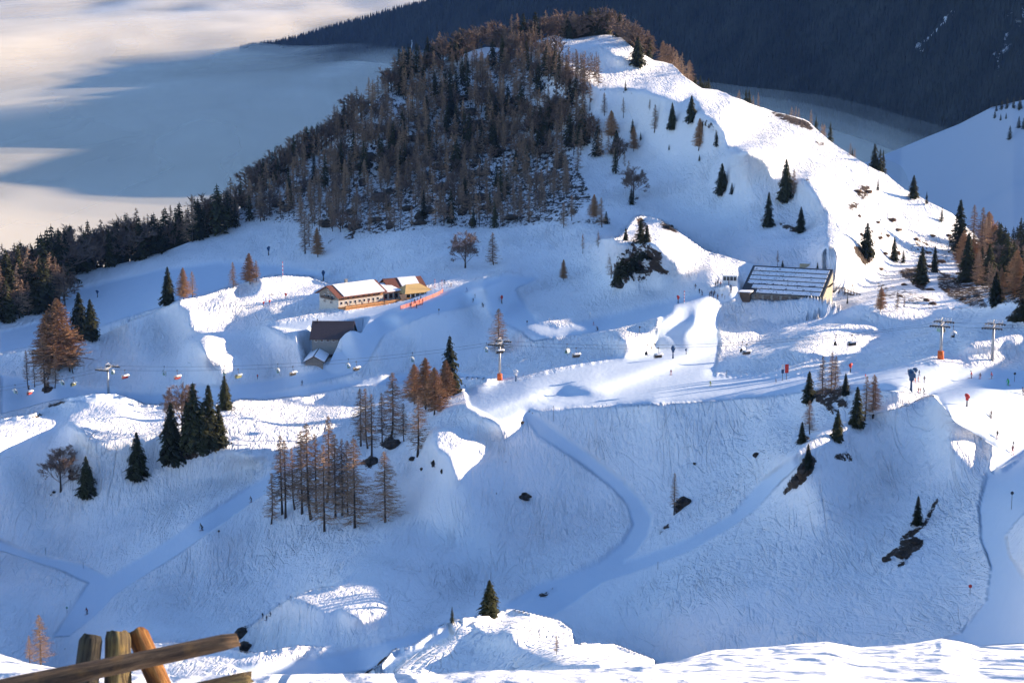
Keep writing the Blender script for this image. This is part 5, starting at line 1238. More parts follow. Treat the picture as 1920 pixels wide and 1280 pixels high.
# wooden ramp right of the station
PR=on(1583,552); rp=empty('wooden_ramp',PR,R_(-20)); tag(rp,'dark wooden lattice ramp running down right of the lift station','ramp')
b=MB(); b.prism([(0,0.6),(9.5,-2.2),(9.5,-1.9),(0,0.9)],-0.6,0.6); b.obj('walkway',M_DWOOD,rp)
b=MB()
for i in range(9): x=0.2+i*1.1; b.tube([(x,-0.6,-3.5),(x,-0.6,2.0-i*0.33)],0.09,5); b.tube([(x,0.6,-3.5),(x,0.6,2.0-i*0.33)],0.09,5)
b.obj('posts',M_DWOOD,rp); b=MB(); b.tube([(0,-0.6,1.8),(9.4,-0.6,-0.9)],0.08,5); b.tube([(0,0.6,1.8),(9.4,0.6,-0.9)],0.08,5); b.tube([(2.2,0,0),(2.9,0,3.8)],0.10,5); b.tube([(3.6,0,0),(2.9,0,3.8)],0.10,5); b.obj('rails',M_DWOOD,rp)
PF=on(1562,541); fn=empty('timber_fence',PF,R_(-20)); tag(fn,'low dark timber fence from the station wall to the ramp','fence')
b=MB(); b.box(0,4.4,-0.05,0.05,0.5,0.75); b.box(0,4.4,-0.05,0.05,0.0,0.2)
for i in range(5): b.box(i*1.05,i*1.05+0.14,-0.08,0.08,-0.8,1.0)
b.obj('rail_panel',M_DWOOD,fn)

# --- lift pylons, ropes and chairs
def pylon(P,h,arm,az,label,pad=True,group='lift pylons'):
    e=empty('lift_pylon',P,az); tag(e,label,'pylon',group)
    b=MB(); b.tube([(0,0,-1.5),(0,0,h*0.5),(0,0,h)],[0.42,0.36,0.30],14); b.obj('mast',M_STEEL,e)
    if pad: b=MB(); b.tube([(0,0,-0.3),(0,0,2.1)],[0.85,0.80],14); b.obj('base_pad',M_ORANGE,e)
    b=MB(); b.box(-arm,arm,-0.22,0.22,h,h+0.38); b.obj('crossarm',M_STEEL,e)
    for s in (-1,1):
        b=MB(); b.box(s*arm-0.12,s*arm+0.12,-2.6,2.6,h+0.05,h+0.28)
        for k in range(8): b.tube([(s*arm-0.2,-2.45+k*0.7,h+0.02),(s*arm+0.2,-2.45+k*0.7,h+0.02)],0.26,8)
        b.obj('sheave_train',M_DSTEEL,e)
        b=MB()
        for k in range(2): b.box(s*arm-0.75,s*arm+0.75,-1.9+k*2.5,-0.6+k*2.5,h+0.44,h+0.5)
        for k in range(6): b.tube([(s*(arm-0.7)+(-1)**k*0.3,-1.9+k*0.75,h+0.5),(s*(arm-0.7)+(-1)**k*0.3,-1.9+k*0.75,h+1.15)],0.035,4)
        b.tube([(s*arm-0.4,-1.9,h+1.15),(s*arm-0.4,1.9,h+1.15)],0.04,4); b.obj('catwalk',M_STEEL,e)
    b=MB(); b.tube([(-arm*0.55,0,h+0.38),(-arm*0.25,0,h+1.7),(arm*0.25,0,h+1.7),(arm*0.55,0,h+0.38)],0.09,5); b.obj('lifting_frame',M_STEEL,e)
    return e
PY=[(202,738,47,'slim lift pylon on the left snow plateau',False),(936,711,70,'tall lift pylon with orange base pad in the middle, in front of a bare larch',True),(1763,671,64,'lift pylon with red orange base pad at the right',True),(1860,671,62,'rightmost lift pylon, without a coloured base pad',False)]
heads=[]
ptsP=[on(x,y) for x,y,_,_,_ in PY]
lead=math.atan2(ptsP[2].y-ptsP[0].y,ptsP[2].x-ptsP[0].x)
for (x,y,hp,lb,pad),P in zip(PY,ptsP):
    h=hz(P,hp); pylon(P,h,3.4,lead-math.pi/2+R_(10),lb,pad); heads.append(P+Vector((0,0,h+0.35)))
# off-frame neighbours carry the ropes on
dl=heads[0]-heads[1]; dl.normalize()
left_end=Vector(ray(-140,745)*700); right_end=Vector(ray(2080,600)*500)
chain=[left_end]+heads+[right_end]
def rope_point(side,seg,t):
    a,b_=chain[seg],chain[seg+1]; d=(b_-a); n=Vector((-d.y,d.x,0)).normalized()*3.4*side; p=a.lerp(b_,t)+n; L=d.length
    p.z-=4*t*(1-t)*L*0.022; return p
rope_ob=[]
for side,lb in ((1,'far running rope of the chairlift between the pylons'),(-1,'near running rope of the chairlift between the pylons')):
    b=MB(); pts=[]
    for sgi in range(len(chain)-1):
        for k in range(24): pts.append(rope_point(side,sgi,k/24))
    pts.append(rope_point(side,len(chain)-2,1)); b.tube(pts,0.035,5); tag(b.obj('lift_rope',M_DSTEEL),lb,'cable','lift ropes')
def make_chair(shell,seatm):
    """origin at the rope grip"""
    e=empty('lift_chair',(0,0,0))
    b=MB(); b.tube([(0,0,0.1),(0,0.05,-0.6),(0,0.25,-1.5)],0.06,5); b.box(-0.25,0.25,-0.12,0.12,-0.06,0.22); b.obj('hanger',M_DSTEEL,e)
    b=MB(); n=9; w=1.25; bm=b.bm; prev=None
    for i in range(n+1):
        a=R_(-60+i*185/n); c=[bm.verts.new((x,0.15+math.sin(a)*0.82*-1+0.1,-2.25+math.cos(a)*0.85)) for x in (-w,-w*0.5,0,w*0.5,w)]
        if prev:
            for k in range(4): f=bm.faces.new((prev[k],prev[k+1],c[k+1],c[k])); f.smooth=True
        prev=c
    s_=b.obj('bubble',shell,e); s_.modifiers.new('thick','SOLIDIFY').thickness=0.05
    b=MB(); b.box(-1.15,1.15,-0.45,0.2,-2.75,-2.6); b.obj('seat',seatm,e); b=MB(); b.box(-1.15,1.15,0.2,0.36,-2.75,-1.9); b.obj('backrest',seatm,e)
    b=MB(); b.tube([(-1.2,0.3,-2.0),(-1.2,-0.5,-2.4),(-1.2,-0.5,-3.1),(1.2,-0.5,-3.1),(1.2,-0.5,-2.4),(1.2,0.3,-2.0)],0.04,5); b.obj('safety_bar',M_DSTEEL,e)
    return e
protos=[make_chair(M_SHELL,M_GREEN),make_chair(M_WHITE,plain('red_seat',(0.33,0.04,0.03),0.6)),make_chair(M_SHELL,M_YEL),make_chair(M_WHITE,M_BLACK)]
CH_=[(29,0,1,'pale chair nearest the left edge of the picture'),(53,1,-1,'red seated chair at the left edge below the slim larches'),(117,0,1,'pale chair between the larches and the left pylon'),(138,2,-1,'olive chair just left of the left pylon'),(208,0,1,'pale chair hanging right beside the left pylon mast'),(231,1,-1,'red chair just right of the left pylon'),(310,0,1,'pale green chair midway over the left plateau'),(333,1,-1,'red chair midway over the left plateau'),(416,0,1,'pale chair in front of the small plateau spruce'),(440,2,-1,'olive chair right of the plateau spruces'),(528,0,1,'pale green chair below the barn, left one'),(553,3,-1,'white topped dark chair below the small hut'),(647,0,1,'pale chair right of the small hut'),(672,3,-1,'white topped dark chair above the bare larches'),(774,0,1,'pale green chair beside the orange larch clump'),(912,0,1,'white chair left of the middle pylon'),(938,3,-1,'dark chair half hidden by the middle pylon mast'),(1057,0,1,'white chair right of the middle pylon, the left of two'),(1079,3,-1,'white topped chair right of the middle pylon, the right of two'),(1216,3,1,'dark chair over the sunny piste, left one'),(1240,3,-1,'white topped dark chair over the sunny piste beside the blue snow gun'),(1384,3,1,'small dark chair over the bumpy snow below the station'),(1407,3,-1,'second dark chair over the bumpy snow below the station'),(1566,3,1,'dark chair above the pink topped larches'),(1590,3,-1,'dark chair right of the pink topped larches'),(1765,0,1,'pale chair in front of the right pylon mast'),(1787,3,-1,'white topped chair between the two right pylons')]
used=set()
for x,k,side,lb in CH_:
    best=None
    for sgi in range(len(chain)-1):
        for t in range(0,101,2):
            p=rope_point(side,sgi,t/100); q=proj(np.array(p)); dd=abs(q[0]-x)
            if best is None or dd<best[0]: best=(dd,p,sgi)
    p=best[1]; c=protos[k] if k not in used else copy_tree(protos[k]); used.add(k)
    d=chain[best[2]+1]-chain[best[2]]; c.location=p; c.rotation_euler=(0,0,math.atan2(d.y,d.x)-math.pi/2+ (math.pi if side>0 else 0)+R_(20)*side); tag(c,lb,'lift chair','chairs hanging on the lift ropes')
# --- snow guns
def snow_gun(px,py,hp,label,kind='dark',rz=0.6):
    P=on(px,py); h=hz(P,hp); e=empty('snow_gun',P,rz); tag(e,label,'snow gun','snow guns beside the runs')
    bodym={'dark':M_BLUE,'red':M_RED,'white':M_WHITE,'blue':M_BLUE}[kind]
    b=MB(); b.tube([(0,0,-0.4),(0,0,h*0.62)],[0.22*h/3,0.13*h/3],8); b.obj('post',{'dark':M_DSTEEL,'red':M_BLACK,'white':M_BLUE,'blue':M_BLUE}[kind],e)
    b=MB(); k=h/3.2; b.tube([(0,-0.55*k,h*0.78-0.1*k),(0,-0.2*k,h*0.80),(0,0.7*k,h*0.88)],[0.48*k,0.56*k,0.42*k],12); b.obj('fan_barrel',bodym,e)
    b=MB(); b.box(-0.3*k,0.3*k,-0.25*k,0.25*k,h*0.5,h*0.66); b.obj('control_box',bodym,e)
    return e
for a in [(502,480,17,'dark snow gun on the slope above the flag pole','dark'),(606,526,19,'dark snow gun behind the lodge','dark'),(181,555,13,'dark snow gun on the far left run','dark'),(1261,669,24,'blue snow gun at the foot of the sunlit ramp','blue'),(1708,729,40,'tall blue snow gun with people beside it on the right piste','blue'),(1812,758,24,'red headed snow gun on the right piste','red'),(1594,696,17,'red snow gun above the right crest','red'),(940,566,15,'red snow gun at the bend above the middle pylon','red'),(1270,566,15,'red snow gun at the plaza left of the station','red'),(966,711,22,'snow covered white snow gun right of the middle pylon','white'),(1286,661,11,'small dark snow gun right of the blue one','dark'),(494,574,9,'leftmost of three red snow guns on the knoll left of the lodge','red'),(504,572,9,'middle one of three red snow guns on the knoll','red'),(536,563,11,'rightmost of three red snow guns on the knoll','red'),(482,709,8,'small red snow gun on the run below the hut','red')]: snow_gun(*a,rz=random.uniform(-1,1))
# blue and white upper head of the tall gun: a second gun on the same spot further up the piste
snow_gun(1716,705,20,'blue snow gun standing behind the tall one on the right piste','blue',2.0)
# --- signs, poles, flags
def board_sign(px,py,hp,w,col,label,mat2=None):
    P=on(px,py); h=hz(P,hp); e=empty('banner_sign',P,0.1); tag(e,label,'banner'); ww=hz(P,w)
    b=MB(); b.tube([(0,0.05,-0.3),(0,0.05,h)],0.07,6); b.obj('post',M_BLACK,e); b=MB(); b.box(-ww/2,ww/2,-0.06,-0.02,h*0.45,h); b.obj('panel',col,e)
    if mat2: b=MB(); b.box(-ww/2,ww/2,-0.09,-0.063,h*0.45,h*0.68); b.obj('stripe',mat2,e)
board_sign(1466,710,31,5,M_WHITE,'white and blue upright banner at the right edge of the big piste',M_BLUE); board_sign(1473,709,30,7,M_RED,'red upright banner beside the white one'); 
def pole(px,py,hp,label,top=None,r=0.05,mats=M_DSTEEL,group='marker poles along the runs'):
    P=on(px,py); h=hz(P,hp); e=empty('marker_pole',P); tag(e,label,'pole',group)
    b=MB(); b.tube([(0,0,-0.3),(0,0,h)],r,6); b.obj('pole',mats,e)
    if top: b=MB(); b.tube([(0,-0.04,h-0.35),(0,0.04,h-0.35)],0.32,12); b.obj('disc',top,e)
for a in [(1817,1112,20,'marker pole with a red disc beside the broad shaded run at the right',M_RED),(1896,950,34,'marker pole with a dark disc at the right edge of the shaded run',M_DSTEEL),(125,1146,12,'marker pole with a green disc at the lower left run',M_GREEN),(410,1008,16,'thin dark marker pole right of the skier on the lower left run',M_DSTEEL),(1036,788,30,'tall thin pole at the top of the curved piste',None),(1199,630,18,'thin pole with dark top left of the sunlit ramp',M_DSTEEL),(988,608,10,'short marker pole on the bank behind the middle pylon',M_DSTEEL),(823,592,12,'short marker pole on the shaded slope right of the lodge',M_DSTEEL),(1901,712,18,'marker pole behind the green skier',M_DSTEEL),(1361,705,16,'thin reddish pole at the foot of the shaded mound',None),(156,1062,13,'thin pole at the lower left fork',None),(84,1038,13,'thin pole on the left road',None),(1106,597,12,'white topped pole left of the plaza road',M_WHITE),(1030,603,8,'tiny white topped pole on the sunlit bank',M_WHITE),(1233,1066,15,'thin pole below the second curved piste',None)]:
    pole(a[0],a[1],a[2],a[3],a[4])
def flagpole(px,py,hp,label,flag=None):
    P=on(px,py); h=hz(P,hp); e=empty('flag_pole',P); tag(e,label,'flag pole','flag poles')
    b=MB(); n=8
    for i in range(n): b.tube([(0,0,h*i/n-0.2*(i==0)),(0,0,h*(i+1)/n)],0.11,6,mi=i%2)
    b.obj('pole',[M_WHITE,M_RED],e)
for a in [(529,520,29,'red and white flag pole on top of the sunny knoll'),(814,543,18,'left one of two red and white poles at the lodge terrace end'),(827,543,19,'right one of two red and white poles at the lodge terrace end'),(1282,566,24,'red and white pole at the plaza left of the station')]: flagpole(*a)
# orange net fence round the lodge run
def net():
    t=NT('orange_net'); tc=t.node('ShaderNodeTexCoord'); ck=t.node('ShaderNodeTexChecker',i_Scale=5.0); t.l(tc.outputs['Object'],ck.inputs['Vector'])
    t.b.inputs['Base Color'].default_value=(0.78,0.22,0.08,1); t.l(t.math('ADD',t.math('MULTIPLY',ck.outputs['Fac'],0.35),0.25),t.b.inputs['Alpha']); return t.m
M_NET=net()
def net_fence(pts,label):
    P=[on(x,y) for x,y in pts]; o0=P[0]; e=empty('net_fence',o0); tag(e,label,'fence','orange net fences')
    bm=bmesh.new(); prev=None
    for p in P:
        a=bm.verts.new(p-o0+Vector((0,0,0.1))); c=bm.verts.new(p-o0+Vector((0,0,1.4)))
        if prev: bm.faces.new((prev[0],a,c,prev[1]))
        prev=(a,c)
    me=bpy.data.meshes.new('net'); bm.to_mesh(me); bm.free(); me.materials.append(M_NET); o=link('net',me,e); o.modifiers.new('t','SOLIDIFY').thickness=0.03
    for p in P: b=MB(); b.tube([p-o0-Vector((0,0,.3)),p-o0+Vector((0,0,1.6))],0.05,5); b.obj('stake',M_RED,e)
net_fence([(750,578),(762,574),(774,570),(786,566),(798,561),(810,556),(822,551),(830,546)],'orange net fence curving in front of the lodge terrace')
net_fence([(770,576),(780,572),(792,569)],'short orange net fence below the terrace crowd')

# --- rocks
M_ROCK=plain('dark_rock',(0.055,0.045,0.038),0.95,var=0.4,scale=0.8,bump=1.0); M_EARTH=plain('brown_earth',(0.15,0.085,0.05),0.95,var=0.3,scale=0.8,bump=1.0)
def rock(px,py,w,h,label,seed,d=None,snowcap=False,mat=None):
    P=on(px,py,d); r=np.random.RandomState(seed); bm=bmesh.new(); bmesh.ops.create_icosphere(bm,subdivisions=3,radius=1)
    W=hz(P,w)/2; H=hz(P,h)
    for v in bm.verts:
        q=v.co.copy(); k=1+0.5*float(fbm(np.array([q.x*1.3+seed]),np.array([q.y*1.3+q.z*1.7]),seed,3)[0])
        v.co=Vector((q.x*W*k,q.y*W*0.8*k,(q.z*k*0.6+0.35)*H))
    me=bpy.data.meshes.new('rock'); bm.to_mesh(me); bm.free(); me.materials.append(mat or M_ROCK); o=link('rock',me); o.location=P; tag(o,label,'rock','rocks showing through the snow')

for a in [(984,936,22,13,'pointed dark boulder alone in the middle of the shaded bowl',1),(452,1193,26,22,'dark rock edge behind the right end of the wooden rail',2),(459,1220,22,18,'black boulder below the right end of the wooden rail',3),(737,838,34,20,'dark rocks at the foot of the broad larch',4),(696,872,22,16,'dark root mound at the low foot of the upper larch group',5),(772,864,14,8,'small dark rock below the orange larch',6),(813,872,9,12,'small dark rock on the slope right of the larches',7),(790,882,7,5,'tiny rock below the larches',8),(828,886,6,8,'tiny upright rock right of the larches',9),(1280,952,30,18,'dark bush covered rock beside the lone thin larch',10),(1163,540,22,10,'dark rock at the foot of the knoll spruces',12),(1205,512,24,10,'rock step under the sunlit knoll spruces',13),(977,790,10,5,'small dark rock at the start of the curved piste',14),(1300,872,6,5,'tiny rock on the large shaded slope',15),(1417,860,12,10,'scrubby dark tuft on the large shaded slope',16),(1492,905,20,14,'dark rock low on the band under the scrawny spruce',17),(1503,885,16,14,'dark rock high on the band under the scrawny spruce',18),(1690,1045,26,14,'dark rock in the lower rock band on the right slope',19),(1716,1018,20,12,'dark rock in the upper rock band on the right slope',20),(1660,1050,18,8,'thin dark rock at the left tip of the right slope bands',21)]: rock(*a)
# bare scree and scrub tufts in the steep wood and on the bare patches
rr_=random.Random(17); k=0
for (x,y) in scatter([(500,400),(640,300),(760,200),(900,160),(1040,180),(1090,260),(1070,350),(960,420),(800,425),(620,435)],70,16,19):
    k+=1; rock(x,y,rr_.uniform(14,34),rr_.uniform(7,16),'dark rocky step under the hill wood, %s row, %s column'%(['upper','upper middle','lower middle','lower','bottom'][int(min(4,(y-150)/56))],ORD[int(min(11,max(0,(x-480)/52)))]),100+k)
for (x,y) in scatter([(1600,340),(1660,380),(1780,430),(1850,560),(1700,585),(1640,520),(1600,470)],30,14,23):
    k+=1; rock(x,y,rr_.uniform(6,16),rr_.uniform(3,7),'brown earthy tuft on the sunny slope right of the station, %s row, %s column'%(['upper','upper middle','lower middle','lower','bottom'][int(min(4,(y-340)/50))],ORD[int(min(11,max(0,(x-1595)/21)))]),200+k,mat=M_EARTH if 'M_EARTH' in globals() else None)
# --- the near fence
def logmat(name,a,b_,c):
    t=NT(name); tc=t.node('ShaderNodeTexCoord'); mp=t.node('ShaderNodeMapping'); mp.inputs['Scale'].default_value=(18,18,2.2); t.l(tc.outputs['Object'],mp.inputs['Vector'])
    nz=t.node('ShaderNodeTexNoise',i_Scale=1.0,i_Detail=8.0,i_Roughness=0.7,i_Distortion=0.6); t.l(mp.outputs[0],nz.inputs['Vector'])
    n2=t.node('ShaderNodeTexNoise',i_Scale=6.0,i_Detail=3.0); t.l(tc.outputs['Object'],n2.inputs['Vector'])
    r=t.ramp(nz.outputs['Fac'],[(0.40,a),(0.5,b_),(0.62,c)]); t.l(t.mix(t.ramp(n2.outputs['Fac'],[(0.55,(0,0,0)),(0.70,(1,1,1))]).outputs[0],r.outputs[0],(c[0]*1.1,c[1]*0.95,c[2]*0.6)),t.b.inputs['Base Color'])
    t.b.inputs['Roughness'].default_value=0.9; bp=t.node('ShaderNodeBump',i_Strength=1.0,i_Distance=0.05); t.l(nz.outputs['Fac'],bp.inputs['Height']); t.l(bp.outputs[0],t.b.inputs['Normal']); return t.m
M_LOG=logmat('weathered_log',(0.020,0.012,0.008),(0.075,0.045,0.026),(0.17,0.11,0.062)); M_LOGO=logmat('orange_log',(0.07,0.03,0.012),(0.24,0.09,0.018),(0.42,0.20,0.05)); M_LOGL=logmat('lichen_log',(0.03,0.02,0.012),(0.11,0.075,0.035),(0.30,0.23,0.09))
M_LOGD=logmat('mossy_log',(0.010,0.008,0.007),(0.035,0.028,0.02),(0.09,0.08,0.05))
def log(p0,p1,r0,r1,name,mat,parent,seed,flat=1.0):
    p0,p1=Vector(p0),Vector(p1); L=(p1-p0).length; N=26; S=22; bm=bmesh.new(); rings=[]
    for i in range(N+1):
        t=i/N; r=r0*(1-t)+r1*t
        if i==0 or i==N: r*=0.86
        ring=[]
        for a in range(S):
            th=a/S*2*math.pi; k=1+0.20*float(fbm(np.array([math.cos(th)*1.3+seed*3.1+t*0.6*L]),np.array([math.sin(th)*1.3+t*1.5*L]),seed,3)[0]); ring.append(bm.verts.new((math.cos(th)*r*k,math.sin(th)*r*k*flat,t*L+ (0.05*vn1(th,seed) if i in (0,N) else 0))))
        rings.append(ring)
    for i in range(N):
        for a in range(S): f=bm.faces.new((rings[i][a],rings[i][(a+1)%S],rings[i+1][(a+1)%S],rings[i+1][a])); f.smooth=True
    bm.faces.new(rings[0][::-1]); bm.faces.new(rings[-1])
    me=bpy.data.meshes.new(name); bm.to_mesh(me); bm.free(); me.materials.append(mat)
    o=link(name,me,parent); o.rotation_mode='QUATERNION'; o.rotation_quaternion=(p1-p0).to_track_quat('Z','Y'); o.location=p0; return o
def vn1(a,s): return float(vnoise(np.array([a*1.7+s]),np.array([s*2.2]),s)[0])
def rp_(x,y,d): return Vector(ray(x,y)*d)
FB=rp_(220,1300,12.0); fe=empty('wooden_fence',FB); tag(fe,'weathered log fence with three posts and a slanting rail in the near lower left corner','fence')
def L_(x,y,d): return rp_(x,y,d)-FB
log(L_(150,1400,12.1),L_(171,1192,12.1),0.082,0.068,'post',M_LOGD,fe,3)
log(L_(222,1400,12.15),L_(220,1188,12.15),0.085,0.078,'post',M_LOGL,fe,5)
log(L_(352,1400,12.05),L_(256,1182,12.25),0.072,0.066,'post',M_LOGO,fe,7)
log(L_(-260,1347,11.7),L_(443,1199,11.75),0.070,0.052,'rail',M_LOG,fe,9,0.85)
log(L_(180,1335,11.8),L_(468,1268,11.9),0.05,0.045,'rail',M_LOGL,fe,11,0.85)
print('objects done',round(time.time()-T_START,1))

# ---------------------------------------------------------------- people, each 1.75 m tall: one continuous body, helmet, skis and poles as parts
def cloth(n,c): return plain(n,c,0.8,var=0.08,scale=4.0)
CL={'black':cloth('black_cloth',(0.02,0.02,0.025)),'navy':cloth('navy_cloth',(0.02,0.035,0.09)),'red':cloth('red_cloth',(0.55,0.04,0.03)),'green':cloth('green_cloth',(0.06,0.50,0.08)),'blue':cloth('blue_cloth',(0.04,0.16,0.42)),'brown':cloth('brown_cloth',(0.16,0.09,0.06)),'olive':cloth('olive_cloth',(0.40,0.42,0.05)),'grey':cloth('grey_cloth',(0.18,0.18,0.19)),'orange':cloth('orange_cloth',(0.72,0.18,0.04)),'white':cloth('white_cloth',(0.6,0.6,0.6)),'wine':cloth('wine_cloth',(0.20,0.025,0.04))}
M_SKIN=plain('skin',(0.55,0.33,0.24),0.6,var=0.05)
POSES={ # joints: hip, knees, ankles, neck lean, hands
 'stand':dict(lean=0.02,hip=0.92,kx=(0.12,0.12),ky=(0.0,0.02),ax=(0.13,0.13),ay=(0.0,0.0),hands=((0.36,0.16,0.98),(0.36,0.14,0.98)),elb=(0.34,-0.02,1.14)),
 'glide':dict(lean=0.22,hip=0.80,kx=(0.14,0.14),ky=(0.20,0.16),ax=(0.15,0.15),ay=(0.02,-0.02),hands=((0.38,0.40,0.92),(0.36,0.36,0.90)),elb=(0.40,0.10,1.02)),
 'crouch':dict(lean=0.42,hip=0.62,kx=(0.18,0.18),ky=(0.30,0.26),ax=(0.20,0.20),ay=(0.0,-0.04),hands=((0.30,0.52,0.72),(0.30,0.50,0.70)),elb=(0.34,0.24,0.80)),
 'stride':dict(lean=0.10,hip=0.88,kx=(0.12,0.12),ky=(0.22,-0.08),ax=(0.13,0.13),ay=(0.20,-0.28),hands=((0.34,0.34,0.98),(0.34,-0.22,0.96)),elb=(0.34,0.02,1.12)),
}
def body_mesh(p):
    q=POSES[p]; vs=[];es=[];rs=[]
    def v(x,y,z,r): vs.append((x,y,z)); rs.append(r); return len(vs)-1
    hz_=q['hip']; ln=q['lean']
    pel=v(0,0,hz_,0.15); wa=v(0,ln*0.35,hz_+0.18,0.13); ch=v(0,ln*0.8,hz_+0.40,0.165); nk=v(0,ln*1.0,hz_+0.56,0.065); hd=v(0,ln*1.15+0.02,hz_+0.68,0.095); tp=v(0,ln*1.2+0.02,hz_+0.78,0.07); nose=v(0,ln*1.15+0.115,hz_+0.68,0.018)
    es+=[(pel,wa),(wa,ch),(ch,nk),(nk,hd),(hd,tp),(hd,nose)]
    for i,s in enumerate((-1,1)):
        hp=v(s*0.10,0,hz_-0.06,0.10); kn=v(s*q['kx'][i],q['ky'][i],hz_*0.52,0.07); an=v(s*q['ax'][i],q['ay'][i],0.10,0.052); to=v(s*q['ax'][i],q['ay'][i]+0.20,0.06,0.045)
        es+=[(pel,hp),(hp,kn),(kn,an),(an,to)]
        sh=v(s*0.19,ln*0.85,hz_+0.47,0.075); el=v(s*q['elb'][0]*0.95,ln*0.6+q['elb'][1],hz_-0.92+q['elb'][2],0.055); h=q['hands'][i]; ha=v(s*h[0],h[1],hz_-0.92+h[2],0.042)
        es+=[(ch,sh),(sh,el),(el,ha)]
        d=Vector(vs[ha])-Vector(vs[el]); d.normalize(); b=Vector(vs[ha])
        for k in range(4):
            f=v(*(b+d*(0.075-0.008*abs(k-1.5))+Vector((s*(k-1.5)*0.018,0,-0.02))),0.011); es.append((ha,f))
        th=v(*(b+d*0.03+Vector((-s*0.05,0.01,0.02))),0.012); es.append((ha,th))
    me=bpy.data.meshes.new('tmp'); me.from_pydata(vs,es,[]); o=link('tmp',me); m=o.modifiers.new('s','SKIN')
    for i,r in enumerate(rs): me.skin_vertices[0].data[i].radius=(r,r*0.85); me.skin_vertices[0].data[i].use_root=(i==0)
    o.modifiers.new('d','SUBSURF').levels=1
    dg=bpy.context.evaluated_depsgraph_get(); ev=o.evaluated_get(dg); out=bpy.data.meshes.new_from_object(ev); bpy.data.objects.remove(o)
    out.materials.clear()
    for m_ in (CL['black'],CL['navy'],M_SKIN): out.materials.append(m_)
    for f in out.polygons:
        f.use_smooth=True; c=f.center; hands=abs(c.x)>0.24 and c.z<hz_+0.12 and any((Vector(vs[i])-c).length<0.09 for i in range(len(vs)) if rs[i] in (0.042,0.011,0.012))
        f.material_index=2 if c.z>hz_+0.585 else (1 if c.z<hz_-0.02 and not hands and abs(c.x)<0.26 else 0)
    return out,hz_,ln,q
BOD={k:body_mesh(k) for k in POSES}
def ski_mesh():
    b=MB(); 
    for s in (-1,1):
        b.box(s*0.15-0.045,s*0.15+0.045,-0.75,0.80,0.0,0.025); b.prismx([(0.80,0.0),(0.95,0.10),(0.95,0.115),(0.80,0.025)],s*0.15-0.045,s*0.15+0.045)
    return b
_sk=ski_mesh().obj('skis',CL['wine']); SKI=_sk.data; bpy.data.objects.remove(_sk)
def person(px,py,hp,jacket,trousers,label,pose='glide',skis=True,rz=0.0,group=None,P=None):
    P=P or on(px,py); e=empty('person',P,rz); tag(e,label,'person',group)
    me,hz_,ln,q=BOD[pose]; full=hz_+0.84; sc=max(0.75,min(1.6,hz(P,hp)/full)); e.scale=(sc,sc,sc)
    o=link('body',me,e)
    for i,m in enumerate((CL[jacket],CL[trousers])): o.material_slots[i].link='OBJECT'; o.material_slots[i].material=m
    b=MB(); b.ball((0,ln*1.17+0.0,hz_+0.74),0.125,0.14,0.11); b.obj('helmet',CL['black' if jacket!='black' else 'grey'],e)
    b=MB(); b.box(-0.09,0.09,ln*1.15+0.10,ln*1.15+0.135,hz_+0.69,hz_+0.745); b.obj('goggles',M_GLASS,e)
    if skis:
        link('skis',SKI,e)
        for i,s in enumerate((-1,1)):
            h=q['hands'][i]; b=MB(); b.tube([(s*h[0],h[1]+0.03,hz_-0.92+h[2]+0.06),(s*(h[0]+0.12),h[1]-0.35,0.02)],0.013,5); b.obj('ski_pole',M_DSTEEL,e)
    return e
